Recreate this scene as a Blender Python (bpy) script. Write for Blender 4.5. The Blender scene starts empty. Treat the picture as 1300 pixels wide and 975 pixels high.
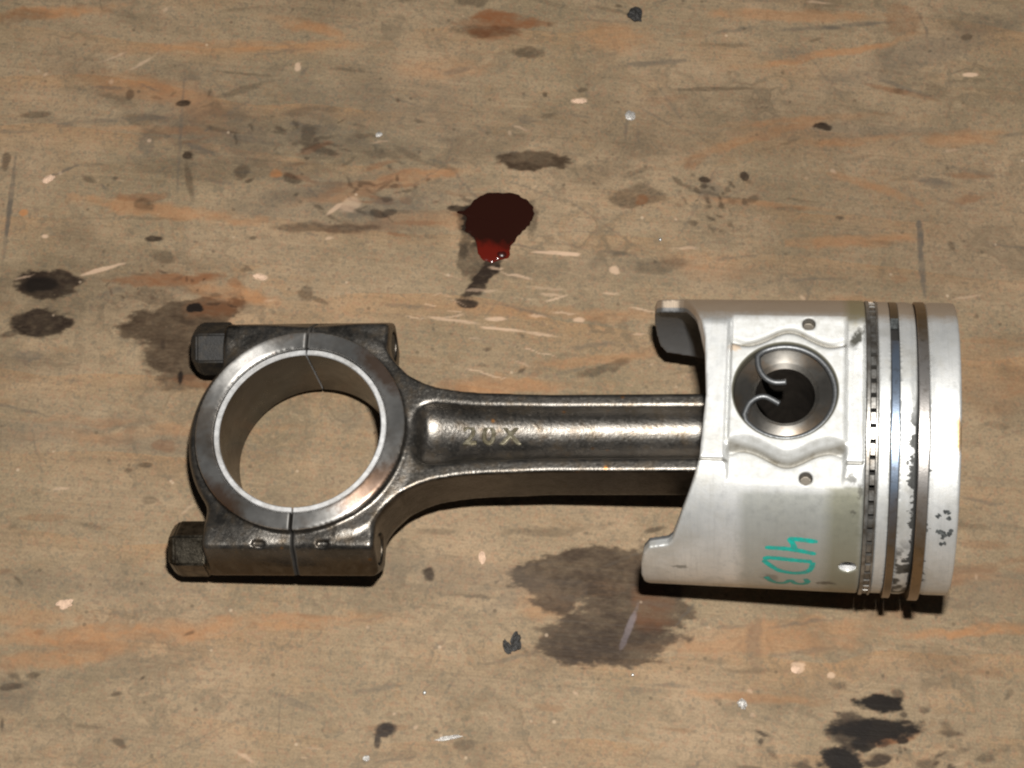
import bpy, bmesh, math, random
import numpy as np
from mathutils import Matrix, Vector, noise as mnoise

# ------------------------------------------------------------------ camera, world, lamp, exposure
MM = 0.001
scene = bpy.context.scene
COL = scene.collection

cam_d = bpy.data.cameras.new("camera")
cam = bpy.data.objects.new("camera", cam_d)
COL.objects.link(cam)
CAM_POS = Vector((-0.09199, -0.26272, 0.69493))
CAM_ROT = Matrix(((0.9967283808904766, -0.0807161829740738, 0.004175228562003169),
                  (0.07587623435587465, 0.9166648335873661, -0.3923880476317021),
                  (0.027844780254502197, 0.3914211040175815, 0.9197902954164259)))
cam.matrix_world = Matrix.Translation(CAM_POS) @ CAM_ROT.to_4x4()
cam_d.sensor_width = 36.0
cam_d.lens = 71.572
cam_d.clip_start = 0.01
cam_d.clip_end = 50.0
scene.camera = cam

world = bpy.data.worlds.new("World")
scene.world = world
world.use_nodes = True
bgn = world.node_tree.nodes["Background"]
bgn.inputs["Color"].default_value = (0.80, 0.88, 1.0, 1)
bgn.inputs["Strength"].default_value = 0.035

# the camera's own flash: a small lamp just above and to the right of the lens
fl_d = bpy.data.lights.new("camera_flash", 'AREA')
fl_d.shape = 'RECTANGLE'
fl_d.size, fl_d.size_y = 0.030, 0.018
fl_d.energy = 10.4
fl_d.color = (1.0, 0.97, 0.92)
flash = bpy.data.objects.new("camera_flash", fl_d)
COL.objects.link(flash)
fpos = CAM_POS + CAM_ROT @ Vector((0.028, 0.115, 0.0))
faim = Vector((-0.08, 0.03, 0.0)) - fpos
flash.matrix_world = Matrix.Translation(fpos) @ faim.to_track_quat('-Z', 'Y').to_matrix().to_4x4()

vs = scene.view_settings
vs.view_transform = 'Standard'
vs.look = 'None'
vs.exposure = 0.0
vs.gamma = 1.0
vs.use_curve_mapping = False
scene.cycles.filter_width = 2.3
scene.cycles.max_bounces = 8
scene.cycles.use_denoising = True

# ------------------------------------------------------------------ helpers
rng = np.random.default_rng(7)
random.seed(7)

def link(o, parent=None):
    COL.objects.link(o)
    if parent is not None:
        o.parent = parent
    return o

def mesh_obj(name, verts, faces, mats, parent=None, smooth=True, fmat=None, scale=MM):
    """faces: int array (n,4) or list of tuples"""
    me = bpy.data.meshes.new(name)
    verts = np.asarray(verts, dtype=np.float32) * scale
    if isinstance(faces, np.ndarray):
        n, k = faces.shape
        me.vertices.add(len(verts)); me.vertices.foreach_set("co", verts.ravel())
        me.loops.add(n * k); me.loops.foreach_set("vertex_index", faces.astype(np.int32).ravel())
        me.polygons.add(n)
        me.polygons.foreach_set("loop_start", np.arange(0, n * k, k, dtype=np.int32))
        me.update(calc_edges=True)
        me.validate()
    else:
        me.from_pydata([tuple(v) for v in verts], [], faces)
        me.update()
    for m in (mats if isinstance(mats, (list, tuple)) else [mats]):
        me.materials.append(m)
    if fmat is not None:
        me.polygons.foreach_set("material_index", np.asarray(fmat, dtype=np.int32))
    if smooth:
        me.polygons.foreach_set("use_smooth", np.ones(len(me.polygons), dtype=bool))
    return link(bpy.data.objects.new(name, me), parent)

def surface_nets(fn, lo, hi, h):
    lo = np.asarray(lo, float); n = [int(math.ceil((b - a) / h)) + 1 for a, b in zip(lo, hi)]
    ax = [(lo[i] + h * np.arange(n[i])).astype(np.float32) for i in range(3)]
    V = fn(ax[0][:, None, None], ax[1][None, :, None], ax[2][None, None, :]).astype(np.float32)
    V = np.where(V == 0, np.float32(1e-6), V)
    S = V < 0
    nx, ny, nz = V.shape
    st = np.array([ny * nz, nz, 1])
    cells, pos, quads = [], [], []
    for a in range(3):
        sl0 = [slice(None)] * 3; sl1 = [slice(None)] * 3
        sl0[a] = slice(0, -1); sl1[a] = slice(1, None)
        idx = np.argwhere(S[tuple(sl0)] != S[tuple(sl1)])
        b, c = (a + 1) % 3, (a + 2) % 3
        ok = (idx[:, b] > 0) & (idx[:, c] > 0)
        idx = idx[ok]
        i1 = idx.copy(); i1[:, a] += 1
        va = V[tuple(idx.T)]; vb = V[tuple(i1.T)]
        p = idx.astype(np.float64); p[:, a] += va / (va - vb)
        base = idx @ st
        c00 = base - st[b] - st[c]; c10 = base - st[c]; c11 = base; c01 = base - st[b]
        for cc in (c00, c10, c11, c01):
            cells.append(cc); pos.append(p)
        q = np.stack([c00, c10, c11, c01], 1)
        flip = ~(va < 0)
        q[flip] = q[flip][:, ::-1]
        quads.append(q)
    cells = np.concatenate(cells); pos = np.concatenate(pos); quads = np.concatenate(quads)
    u, inv = np.unique(cells, return_inverse=True)
    cnt = np.bincount(inv)
    verts = np.stack([np.bincount(inv, pos[:, k]) / cnt for k in range(3)], 1) * h + lo
    return verts, np.searchsorted(u, quads)

def smin(a, b, k):
    h = np.clip(0.5 + 0.5 * (b - a) / k, 0, 1)
    return b + (a - b) * h - k * h * (1 - h)

def smax(a, b, k):
    return -smin(-a, -b, k)

def lathe(profile, axis, n=180, a0=0.0, a1=2 * math.pi, closed_profile=True):
    """profile: list of (axial, radius); returns verts, faces turned about 'x' or 'z'"""
    full = abs(a1 - a0 - 2 * math.pi) < 1e-6
    m = n if full else n + 1
    A = a0 + (a1 - a0) * np.arange(m) / n
    P = np.array(profile, float); k = len(P)
    v = np.zeros((m, k, 3))
    if axis == 'z':
        v[:, :, 0] = np.cos(A)[:, None] * P[None, :, 1]; v[:, :, 1] = np.sin(A)[:, None] * P[None, :, 1]; v[:, :, 2] = P[None, :, 0]
    else:
        v[:, :, 1] = np.cos(A)[:, None] * P[None, :, 1]; v[:, :, 2] = np.sin(A)[:, None] * P[None, :, 1]; v[:, :, 0] = P[None, :, 0]
    f = []
    for i in range(m if full else m - 1):
        j = (i + 1) % m
        for q in range(k if closed_profile else k - 1):
            r = (q + 1) % k
            f.append((i * k + q, j * k + q, j * k + r, i * k + r) if axis == 'x' else (i * k + q, i * k + r, j * k + r, j * k + q)[::-1])
    if not full and closed_profile:
        f.append(tuple(range(k))); f.append(tuple((m - 1) * k + q for q in range(k))[::-1])
    return v.reshape(-1, 3), f

def fix_normals(o):
    bm = bmesh.new(); bm.from_mesh(o.data)
    bmesh.ops.recalc_face_normals(bm, faces=bm.faces)
    bm.to_mesh(o.data); bm.free()
    return o

def sharp(o, deg=35):
    o.data.set_sharp_from_angle(angle=math.radians(deg))
    return o

def tube(pts, r, n=10):
    pts = [Vector(p) for p in pts]; V = []; F = []
    up = None
    for i, p in enumerate(pts):
        t = (pts[min(i + 1, len(pts) - 1)] - pts[max(i - 1, 0)]).normalized()
        if up is None:
            up = Vector((0, 0, 1)) if abs(t.z) < 0.9 else Vector((1, 0, 0))
        s = t.cross(up).normalized(); up = s.cross(t).normalized()
        for k in range(n):
            a = 2 * math.pi * k / n
            V.append(p + (s * math.cos(a) + up * math.sin(a)) * r)
    for i in range(len(pts) - 1):
        for k in range(n):
            F.append((i * n + k, i * n + (k + 1) % n, (i + 1) * n + (k + 1) % n, (i + 1) * n + k))
    F.append(tuple(range(n))[::-1]); F.append(tuple((len(pts) - 1) * n + k for k in range(n)))
    return V, F

def catmull(P, m=8):
    P = [Vector(p) for p in P]; Q = [P[0] * 2 - P[1]] + P + [P[-1] * 2 - P[-2]]; out = []
    for i in range(1, len(Q) - 2):
        for k in range(m):
            t = k / m; a, b, c, d = Q[i - 1], Q[i], Q[i + 1], Q[i + 2]
            out.append(0.5 * ((2 * b) + (c - a) * t + (2 * a - 5 * b + 4 * c - d) * t * t + (3 * b - a - 3 * c + d) * t ** 3))
    out.append(P[-1]); return out

class NT:
    """small node-tree writer"""
    def __init__(s, name):
        s.m = bpy.data.materials.new(name); s.m.use_nodes = True
        s.t = s.m.node_tree; s.n = s.t.nodes; s.l = s.t.links
        s.b = s.n["Principled BSDF"]
        tc = s.n.new("ShaderNodeTexCoord")
        s.P = s.vm('SCALE', tc.outputs['Object'], scale=1000.0)     # object coordinates in millimetres
    def put(s, sock, v):
        if hasattr(v, 'is_linked') or hasattr(v, 'links'):
            s.l.new(v, sock)
        else:
            if sock.type == 'RGBA' and len(v) == 3: v = (*v, 1)
            sock.default_value = v
    def vm(s, op, a, b=None, scale=None):
        n = s.n.new("ShaderNodeVectorMath"); n.operation = op
        s.put(n.inputs[0], a)
        if b is not None: s.put(n.inputs[1], b)
        if scale is not None: s.put(n.inputs['Scale'], scale)
        return n.outputs['Value'] if op in ('LENGTH', 'DOT_PRODUCT') else n.outputs['Vector']
    def ma(s, op, a, b=0.0, c=None, clamp=False):
        n = s.n.new("ShaderNodeMath"); n.operation = op; n.use_clamp = clamp
        s.put(n.inputs[0], a); s.put(n.inputs[1], b)
        if c is not None: s.put(n.inputs[2], c)
        return n.outputs[0]
    def noise(s, vec, scale, detail=3.0, rough=0.55, dist=0.0, color=False):
        n = s.n.new("ShaderNodeTexNoise")
        s.put(n.inputs['Vector'], vec); n.inputs['Scale'].default_value = scale
        n.inputs['Detail'].default_value = detail; n.inputs['Roughness'].default_value = rough
        n.inputs['Distortion'].default_value = dist
        return n.outputs['Color'] if color else n.outputs['Fac']
    def voro(s, vec, scale, feature='F1', out='Distance'):
        n = s.n.new("ShaderNodeTexVoronoi"); n.feature = feature
        s.put(n.inputs['Vector'], vec); n.inputs['Scale'].default_value = scale
        return n.outputs[out]
    def mapr(s, v, a, b, c=0.0, d=1.0, smooth=False):
        n = s.n.new("ShaderNodeMapRange"); n.clamp = True
        if smooth: n.interpolation_type = 'SMOOTHSTEP'
        s.put(n.inputs['Value'], v)
        for i, x in zip(('From Min', 'From Max', 'To Min', 'To Max'), (a, b, c, d)):
            s.put(n.inputs[i], x)
        return n.outputs['Result']
    def mix(s, f, a, b, mode='MIX'):
        n = s.n.new("ShaderNodeMix"); n.data_type = 'RGBA'; n.blend_type = mode
        s.put(n.inputs[0], f); s.put(n.inputs[6], a); s.put(n.inputs[7], b)
        return n.outputs[2]
    def mapping(s, vec, loc=(0, 0, 0), rot=(0, 0, 0), sc=(1, 1, 1), kind='POINT'):
        n = s.n.new("ShaderNodeMapping"); n.vector_type = kind
        s.put(n.inputs['Vector'], vec)
        if kind in ('POINT', 'TEXTURE'): n.inputs['Location'].default_value = loc
        n.inputs['Rotation'].default_value = rot; n.inputs['Scale'].default_value = sc
        return n.outputs['Vector']
    def sep(s, v):
        n = s.n.new("ShaderNodeSeparateXYZ"); s.put(n.inputs[0], v); return n.outputs
    def bump(s, h, strength=0.3, dist=0.0005, normal=None):
        n = s.n.new("ShaderNodeBump"); s.put(n.inputs['Height'], h)
        n.inputs['Strength'].default_value = strength; n.inputs['Distance'].default_value = dist
        if normal is not None: s.put(n.inputs['Normal'], normal)
        return n.outputs['Normal']
    def set(s, **kw):
        for k, v in kw.items():
            s.put(s.b.inputs[{'base': 'Base Color', 'metal': 'Metallic', 'rough': 'Roughness', 'normal': 'Normal', 'spec': 'Specular IOR Level',
                              'aniso': 'Anisotropic', 'tangent': 'Tangent', 'coat': 'Coat Weight', 'coatr': 'Coat Roughness', 'ior': 'IOR'}[k]], v)
        return s.m

def tag(o, label, cat, group=None, kind=None):
    o['label'] = label; o['category'] = cat
    if group: o['group'] = group
    if kind: o['kind'] = kind
    return o

# ------------------------------------------------------------------ worktable
STAINS=[
  ('olive', -222.0, 48.0, 19.0, 9.0, 6, 0.85, 0.3),
  ('olive', -223.0, 34.0, 8.0, 9.0, 0, 0.8, 0.4),
  ('olive', -60.0, -38.0, 20.0, 8.0, 0, 0.5, 0.5),
  ('black', -117.0, 98.0, 2.4, 7.5, 12, 0.6, 0.6),
  
  ('dark', -109.6, 78.0, 2.9, 10.5, -20, 0.92, 0.3),
  ('dark', -113.5, 66.5, 3.4, 1.8, 5, 0.75, 0.5),
  ('black', -93.5, 104.0, 2.6, 7.0, 0, 0.5, 0.6),
  ('black', -117.0, 91.0, 1.8, 6.0, 0, 0.6, 0.5),
  ('dark', -116.5, 83.0, 2.2, 7.0, 4, 0.6, 0.5),
  ('grey', -190.0, 140.0, 70.0, 22.0, 4, 0.30, 0.9),
  ('grey', -160.0, 105.0, 40.0, 12.0, 8, 0.35, 0.9),
  ('olive', -255.0, 60.0, 45.0, 14.0, 6, 0.30, 0.9),
  ('olive', -20.0, 150.0, 80.0, 16.0, 4, 0.28, 0.9),
  ('olive', 40.0, 110.0, 60.0, 30.0, 0, 0.25, 0.9),
 ('dark', -273.3, 58.3, 10.69, 5.54, 6.8, 0.95, 0.25),
 ('black', -275.3, 57.5, 6.53, 2.93, 4.8, 0.7, 0.5),
 ('dark', -272.3, 43.3, 12.18, 4.88, 12.8, 0.85, 0.3),
 ('dark', -283.1, 37.5, 4.16, 1.3, 19.8, 0.6, 0.5),
 ('grey', -274.9, 28.9, 5.35, 2.28, 14.8, 0.6, 0.6),
 ('olive', -220.2, 50.9, 18.41, 7.81, 9.8, 0.75, 0.3),
 ('olive', -232.4, 59.0, 9.5, 3.58, 4.8, 0.6, 0.5),
 ('rust', -230.3, 65.5, 20.2, 2.28, 7.8, 0.8, 0.5),
 ('orange', -204.4, 61.5, 17.82, 3.26, -10.2, 0.5, 0.8),
 ('dark', -231.2, 73.7, 4.75, 2.93, 4.8, 0.45, 0.6),
 ('dark', -235.7, 81.7, 3.27, 1.3, 4.8, 0.75, 0.4),
 ('rust', -209.6, 55.8, 8.91, 4.56, 4.8, 0.5, 0.8),
 ('olive', -223.9, 41.5, 6.53, 5.86, 4.8, 0.7, 0.4),
 ('olive', -218.3, 29.1, 6.53, 5.21, 4.8, 0.75, 0.4),
 ('olive', -216.4, 23.2, 10.69, 2.93, 4.8, 0.6, 0.5),
 ('rust', -211.9, 24.6, 7.72, 2.6, 4.8, 0.55, 0.5),
 ('black', -216.1, 55.5, 2.08, 1.95, 4.8, 0.85, 0.3),
 ('black', -217.5, 25.3, 0.89, 2.6, 4.8, 0.7, 0.5),
 ('rust', -203.4, 64.9, 2.38, 1.95, 4.8, 0.6, 0.5),
 ('dark', -174.4, 64.2, 3.56, 2.6, -15.2, 0.55, 0.5),
 ('dark', -170.2, 61.6, 4.16, 0.98, -20.2, 0.5, 0.5),
 ('dark', -109.9, 77.3, 2.67, 8.47, -9.2, 0.8, 0.35),
 ('dark', -113.7, 83.6, 2.67, 9.12, 4.8, 0.6, 0.5),
 ('dark', -113.4, 65.7, 3.27, 1.63, 4.8, 0.8, 0.4),
 ('dark', -120.3, 104.1, 4.16, 1.63, 4.8, 0.8, 0.4),
 ('black', -113.6, 97.2, 4.16, 9.77, 12.8, 0.8, 0.4),
 ('olive', -93.8, 128.7, 14.85, 3.91, 5.8, 0.85, 0.3),
 ('olive', -53.7, 116.4, 11.29, 4.56, 7.8, 0.6, 0.35),
 ('rust', -51.8, 114.5, 2.38, 2.28, 4.8, 0.6, 0.5),
  ('rust', -114.0, 189.8, 11.29, 6.51, 4.8, 0.95, 0.4),
  ('dark', -115.7, 186.7, 13.66, 2.6, 6.8, 0.42, 0.35),
  ('rust', -110.2, 190.2, 17.82, 2.6, 4.8, 0.85, 0.5),
  ('dark', -124.9, 199.3, 5.35, 2.6, 4.8, 0.5, 0.5),
  ('dark', -99.2, 178.6, 5.35, 2.6, 4.8, 0.55, 0.4),
  ('olive', -60.1, -37.0, 26.14, 8.79, 8.8, 0.85, 0.22),
 ('olive', -75.1, -45.4, 8.91, 7.16, -35.2, 0.7, 0.3),
 ('olive', -54.5, -60.5, 24.35, 10.42, 7.8, 0.85, 0.25),
 ('dark', -61.4, -62.5, 14.85, 7.16, 4.8, 0.4, 0.6),
 ('olive', -46.8, -48.2, 18.41, 15.63, 4.8, 0.75, 0.3),
  ('rust', -37.9, -47.5, 5.94, 11.07, 4.8, 0.4, 0.7),
 ('orange', -77.7, -47.9, 8.91, 7.16, 4.8, 0.3, 0.8),
 ('dark', -36.4, -59.5, 5.94, 4.56, 4.8, 0.4, 0.5),
 ('black', 41.7, -76.1, 8.02, 2.93, 6.8, 0.88, 0.35),
 ('black', 40.9, -85.1, 15.44, 3.58, 6.8, 0.85, 0.4),
 ('dark', 31.6, -87.2, 6.53, 5.86, 4.8, 0.75, 0.4),
 ('rust', 45.3, -87.5, 9.5, 1.95, 8.8, 0.9, 0.5),
 ('black', 36.3, -90.2, 4.16, 2.28, 4.8, 0.7, 0.4),
 ('black', 30.9, -97.8, 7.72, 5.21, -10.2, 0.88, 0.35),
 ('dark', 67.9, -83.7, 4.46, 1.63, 7.8, 0.6, 0.5),
 ('dark', 43.2, -95.2, 4.75, 1.95, 4.8, 0.7, 0.5),
 ('dark', 78.7, -92.5, 2.97, 1.3, 4.8, 0.5, 0.5),
 ('dark', 59.6, -96.6, 3.56, 1.95, 4.8, 0.5, 0.5),
 ('black', 50.0, -88.5, 1.78, 1.3, 4.8, 0.7, 0.5),
 ('dark', -130.2, -100.6, 3.56, 2.28, 9.8, 0.9, 0.4),
 ('dark', -131.3, -103.5, 1.19, 2.6, 4.8, 0.75, 0.5),
 ('olive', -100.6, -102.3, 3.56, 1.63, 4.8, 0.5, 0.5),
 ('olive', -42.0, 87.4, 9.5, 2.93, 7.8, 0.5, 0.6),
 ('grey', 56.9, 110.6, 1.19, 5.54, 4.8, 0.85, 0.4),
 ('grey', 57.4, 97.4, 1.19, 13.02, 4.8, 0.75, 0.5),
 ('grey', -292.1, 89.5, 0.89, 22.14, 3.8, 0.8, 0.5),
 ('dark', -296.9, 109.7, 1.48, 3.91, 4.8, 0.6, 0.5),
 ('grey', -152.1, 103.3, 22.27, 3.26, 12.8, 0.6, 0.6),
 ('black', -151.9, 100.9, 3.86, 1.63, 4.8, 0.6, 0.6),
 ('black', -147.1, 101.3, 2.38, 1.3, 4.8, 0.55, 0.6),
 ('grey', -180.0, 134.5, 11.29, 2.28, 9.8, 0.5, 0.7),
 ('dark', -181.3, 132.7, 2.97, 3.26, 4.8, 0.45, 0.6),
 ('grey', -174.7, 101.2, 5.94, 8.47, -5.2, 0.4, 0.8),
 ('dark', -170.6, 92.0, 17.82, 1.95, 7.8, 0.55, 0.6),
 ('grey', -256.9, 132.0, 18.41, 1.14, 8.8, 0.65, 0.6),
 ('grey', -277.1, 127.3, 2.67, 1.63, 4.8, 0.6, 0.5),
 ('grey', -207.0, 128.5, 10.69, 1.47, -9.2, 0.7, 0.5),
 ('grey', -243.0, 121.7, 2.67, 4.56, 4.8, 0.55, 0.6),
 ('dark', -232.9, 141.8, 2.97, 1.3, 14.8, 0.7, 0.5),
 ('dark', -254.0, 143.4, 1.48, 2.6, 4.8, 0.6, 0.5),
 ('grey', -232.1, 131.5, 0.74, 27.68, 4.8, 0.55, 0.5),
 ('dark', -226.3, 118.6, 1.78, 1.95, 4.8, 0.7, 0.5),
 ('dark', -225.7, 107.6, 1.19, 8.47, 16.8, 0.45, 0.6),
 ('dark', -205.1, 112.9, 2.67, 3.26, 4.8, 0.5, 0.6),
 ('dark', -185.9, 111.2, 3.56, 2.6, -5.2, 0.65, 0.5),
 ('orange', -192.3, 113.4, 2.67, 1.95, 4.8, 0.8, 0.5),
 ('dark', -241.5, 96.5, 3.27, 2.93, 4.8, 0.5, 0.6),
 ('rust', -241.4, 99.9, 8.91, 1.95, 12.8, 0.5, 0.6),
 ('dark', -289.2, 131.2, 5.94, 1.3, 10.8, 0.5, 0.6),
 ('olive', -216.6, 131.2, 20.79, 9.77, 4.8, 0.4, 0.8),
 ('olive', -211.3, 114.1, 35.64, 5.21, 4.8, 0.4, 0.8),
 ('dark', -176.0, 126.1, 7.72, 1.3, -15.2, 0.55, 0.6),
 ('dark', 19.3, 154.0, 2.97, 1.63, 4.8, 0.75, 0.4),
 ('grey', 60.6, 132.7, 7.13, 1.63, -3.2, 0.6, 0.6),
 ('dark', 75.9, 200.3, 2.67, 1.63, 4.8, 0.55, 0.5),
 ('rust', 49.2, 207.1, 7.72, 7.81, 4.8, 0.4, 0.3),
 ('grey', 13.2, 199.6, 13.37, 0.98, 8.8, 0.7, 0.6),
 ('grey', 32.3, 203.3, 13.37, 0.98, 9.8, 0.6, 0.6),
 ('grey', 2.4, 186.7, 8.91, 3.26, 4.8, 0.4, 0.8),
 ('dark', -11.6, 129.3, 1.48, 2.28, 4.8, 0.75, 0.4),
 ('dark', -27.5, 126.4, 2.38, 1.3, -5.2, 0.7, 0.5),
 ('rust', -31.2, 133.4, 4.75, 2.93, 24.8, 0.6, 0.6),
 ('grey', 45.1, 177.1, 17.82, 0.98, -17.2, 0.5, 0.6),
 ('rust', 51.4, 172.9, 13.37, 1.14, -9.2, 0.5, 0.6),
 ('dark', 69.0, 106.2, 1.19, 2.28, 24.8, 0.55, 0.5),
 ('olive', 5.6, 116.6, 6.53, 1.3, 4.8, 0.5, 0.6),
 ('grey', -23.6, 120.8, 4.16, 5.86, -25.2, 0.4, 0.7),
 ('dark', -259.3, -95.2, 3.56, 1.14, 9.8, 0.65, 0.5),
 ('dark', -252.7, -90.5, 2.38, 1.14, 9.8, 0.6, 0.5),
 ('dark', -259.1, -91.3, 1.78, 0.98, 4.8, 0.4, 0.5),
 ('rust', -218.4, -3.2, 4.46, 1.95, 4.8, 0.5, 0.5),
 ('dark', -225.2, -9.7, 2.38, 0.98, 4.8, 0.6, 0.5),
 ('dark', -231.2, -12.3, 1.48, 0.98, 4.8, 0.5, 0.5),
 ('grey', -160.9, -92.9, 8.91, 1.3, -17.2, 0.45, 0.6),
 ('rust', -253.0, -75.2, 1.78, 0.98, 4.8, 0.5, 0.5),
 ('dark', -221.8, -23.1, 2.38, 1.3, 4.8, 0.4, 0.5),
 ('rust', -257.3, -32.8, 8.91, 1.3, 4.8, 0.4, 0.6),
 ('dark', 13.0, -65.7, 1.19, 2.28, 14.8, 0.4, 0.5),
 ('grey', -1.6, -59.5, 2.38, 9.12, 4.8, 0.35, 0.7),
 ('dark', -117.6, -41.6, 2.67, 1.95, 4.8, 0.7, 0.4),
 ('olive', -76.7, -21.8, 17.82, 1.63, 8.8, 0.4, 0.7),
 ('olive', -117.6, -26.2, 7.13, 1.3, 4.8, 0.4, 0.7),
 ('grey', -91.5, -50.6, 6.53, 2.6, 39.8, 0.45, 0.7),
 ('lilac', -46.9, -56.4, 1.0, 7.81, -17.2, 0.45, 0.5),
 ('dark', -39.3, -18.6, 3.56, 0.98, 14.8, 0.6, 0.5),
 ('dark', 54.2, -39.7, 0.89, 0.98, 4.8, 0.5, 0.5),
 ('grey', -160.1, 136.4, 20.79, 1.95, 14.8, 0.3, 0.8),
 ('dark', -62.0, 43.9, 8.91, 1.63, 26.8, 0.5, 0.6),
 ('grey', -127.2, 166.4, 5.35, 1.3, 19.8, 0.5, 0.6),
 ('dark', -91.6, 158.9, 1.19, 1.3, 4.8, 0.6, 0.4),
 ('grey', -49.4, 177.4, 11.88, 1.3, 10.8, 0.5, 0.6),
 ('dark', -26.9, 167.4, 17.82, 0.81, 6.8, 0.4, 0.6),
 ('grey', -99.0, 145.6, 3.56, 1.63, 4.8, 0.4, 0.6),
 ('light', -78.3, 89.5, 3.86, 0.81, 1.8, 0.7, 0.4),
 ('light', -82.8, 89.5, 7.72, 0.65, 2.8, 0.6, 0.5),
 ('light', -99.8, 55.7, 10.1, 0.65, -1.2, 0.6, 0.5),
 ('light', -120.7, 57.8, 11.88, 0.65, -3.2, 0.5, 0.6),
 ('light', -78.0, 157.2, 2.67, 0.98, 4.8, 0.75, 0.4),
 ('light', -279.9, 103.3, 1.78, 1.3, 34.8, 0.8, 0.4),
 ('orange', -286.5, 88.3, 1.48, 1.3, 4.8, 0.8, 0.4),
 ('light', -276.8, 79.0, 1.48, 0.98, 4.8, 0.7, 0.5),
 ('light', -193.5, 69.1, 2.67, 1.3, -5.2, 0.8, 0.4),
 ('light', -253.0, 67.1, 7.72, 0.81, 22.8, 0.6, 0.5),
 ('light', 77.3, 183.7, 2.67, 0.81, 4.8, 0.75, 0.4),
 ('light', -190.1, 162.4, 1.19, 1.95, 4.8, 0.6, 0.4),
 ('light', 12.5, -66.9, 1.78, 1.63, 4.8, 0.6, 0.4),
 ('light', -168.6, 100.7, 4.16, 0.98, 44.8, 0.5, 0.5),
 ('light', -59.8, 83.1, 2.08, 1.63, 4.8, 0.6, 0.5),
 ('light', -103.1, 59.7, 4.16, 0.81, 4.8, 0.6, 0.5),
 ('light', -72.0, 62.1, 2.08, 0.98, 4.8, 0.6, 0.5),
 ('light', -164.3, 103.5, 3.56, 2.6, 24.8, 0.35, 0.6),
 ('light', 25.0, -67.3, 1.19, 0.98, 4.8, 0.6, 0.5),
 ('orange', -7.5, 145.9, 31.18, 1.95, 21.8, 0.45, 0.9),
 ('orange', 7.8, 155.5, 26.73, 1.63, 12.8, 0.4, 0.9),
 ('orange', 32.8, 149.6, 20.79, 1.63, 10.8, 0.4, 0.9),
 ('orange', 36.0, 128.7, 17.82, 1.63, -13.2, 0.4, 0.9),
 ('orange', -6.7, 117.9, 23.76, 1.3, -1.2, 0.4, 0.9),
 ('orange', 19.7, 189.0, 32.67, 1.63, 16.8, 0.45, 0.9),
 ('orange', -144.1, 115.0, 28.21, 2.6, 14.8, 0.55, 0.8),
 ('orange', -164.7, 106.9, 17.82, 1.95, 18.8, 0.45, 0.9),
 ('rust', -158.7, 93.8, 20.79, 2.6, 8.8, 0.4, 0.9),
 ('orange', -191.7, 181.4, 14.85, 2.6, -13.2, 0.45, 0.9),
 ('orange', -215.4, 169.2, 47.52, 2.28, 6.8, 0.35, 0.9),
 ('orange', -249.9, 147.7, 20.79, 5.21, -3.2, 0.5, 0.9),
 ('orange', -227.5, 142.6, 11.88, 7.16, -25.2, 0.35, 0.9),
 ('orange', -238.0, 129.2, 26.73, 1.63, 2.8, 0.45, 0.9),
 ('orange', -225.6, -73.4, 41.58, 3.91, 7.8, 0.5, 0.9),
 ('orange', -243.4, -83.5, 26.73, 3.26, 14.8, 0.4, 0.9),
 ('orange', -176.7, -65.0, 44.55, 2.93, 6.8, 0.35, 0.9),
 ('orange', -222.8, 2.9, 47.52, 2.28, 7.8, 0.25, 0.9),
 ('orange', -252.0, 5.0, 20.79, 1.63, 4.8, 0.25, 0.9),
 ('orange', -23.9, 88.4, 14.85, 5.21, -5.2, 0.3, 0.9),
 ('orange', -76.7, 65.3, 47.52, 2.28, 1.8, 0.3, 0.9),
 ('orange', -133.6, 167.7, 17.82, 4.56, 4.8, 0.3, 0.9),
 ('orange', -65.7, 188.4, 14.85, 6.51, -3.2, 0.3, 0.9),
 ('orange', 9.4, -53.6, 32.67, 4.56, 7.8, 0.35, 0.9),
 ('rust', 45.8, -43.3, 7.72, 2.6, 4.8, 0.4, 0.8),
 ('orange', 76.6, -46.5, 26.73, 1.95, 8.8, 0.5, 0.9),
 ('rust', 77.0, -23.0, 23.76, 1.63, 12.8, 0.35, 0.9),
 ('orange', -292.2, 177.4, 23.76, 2.6, 10.8, 0.5, 0.9),
 ('dark', -301.3, 175.1, 10.39, 2.28, 10.8, 0.35, 0.8),
 ('orange', -58.3, -43.4, 8.91, 2.6, 12.8, 0.4, 0.8),
 ('rust', -33.7, -28.0, 6.53, 3.26, 4.8, 0.25, 0.8),
 ('orange', -31.5, 54.6, 17.82, 2.6, 12.8, 0.3, 0.9),
 ('orange', 83.9, 51.9, 17.82, 13.02, 4.8, 0.2, 0.9),
 ('grey', -67.1, 104.8, 26.73, 0.52, -33.2, 0.35, 0.6),
 ('grey', -42.3, 159.8, 8.91, 0.59, -55.2, 0.4, 0.6),
 ('grey', -53.8, 82.3, 11.88, 0.49, -40.2, 0.35, 0.6),
 ('grey', -170.6, 105.7, 14.85, 0.49, 39.8, 0.4, 0.6),
 ('grey', -30.9, 111.5, 11.88, 0.49, 64.8, 0.3, 0.6),
]


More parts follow.
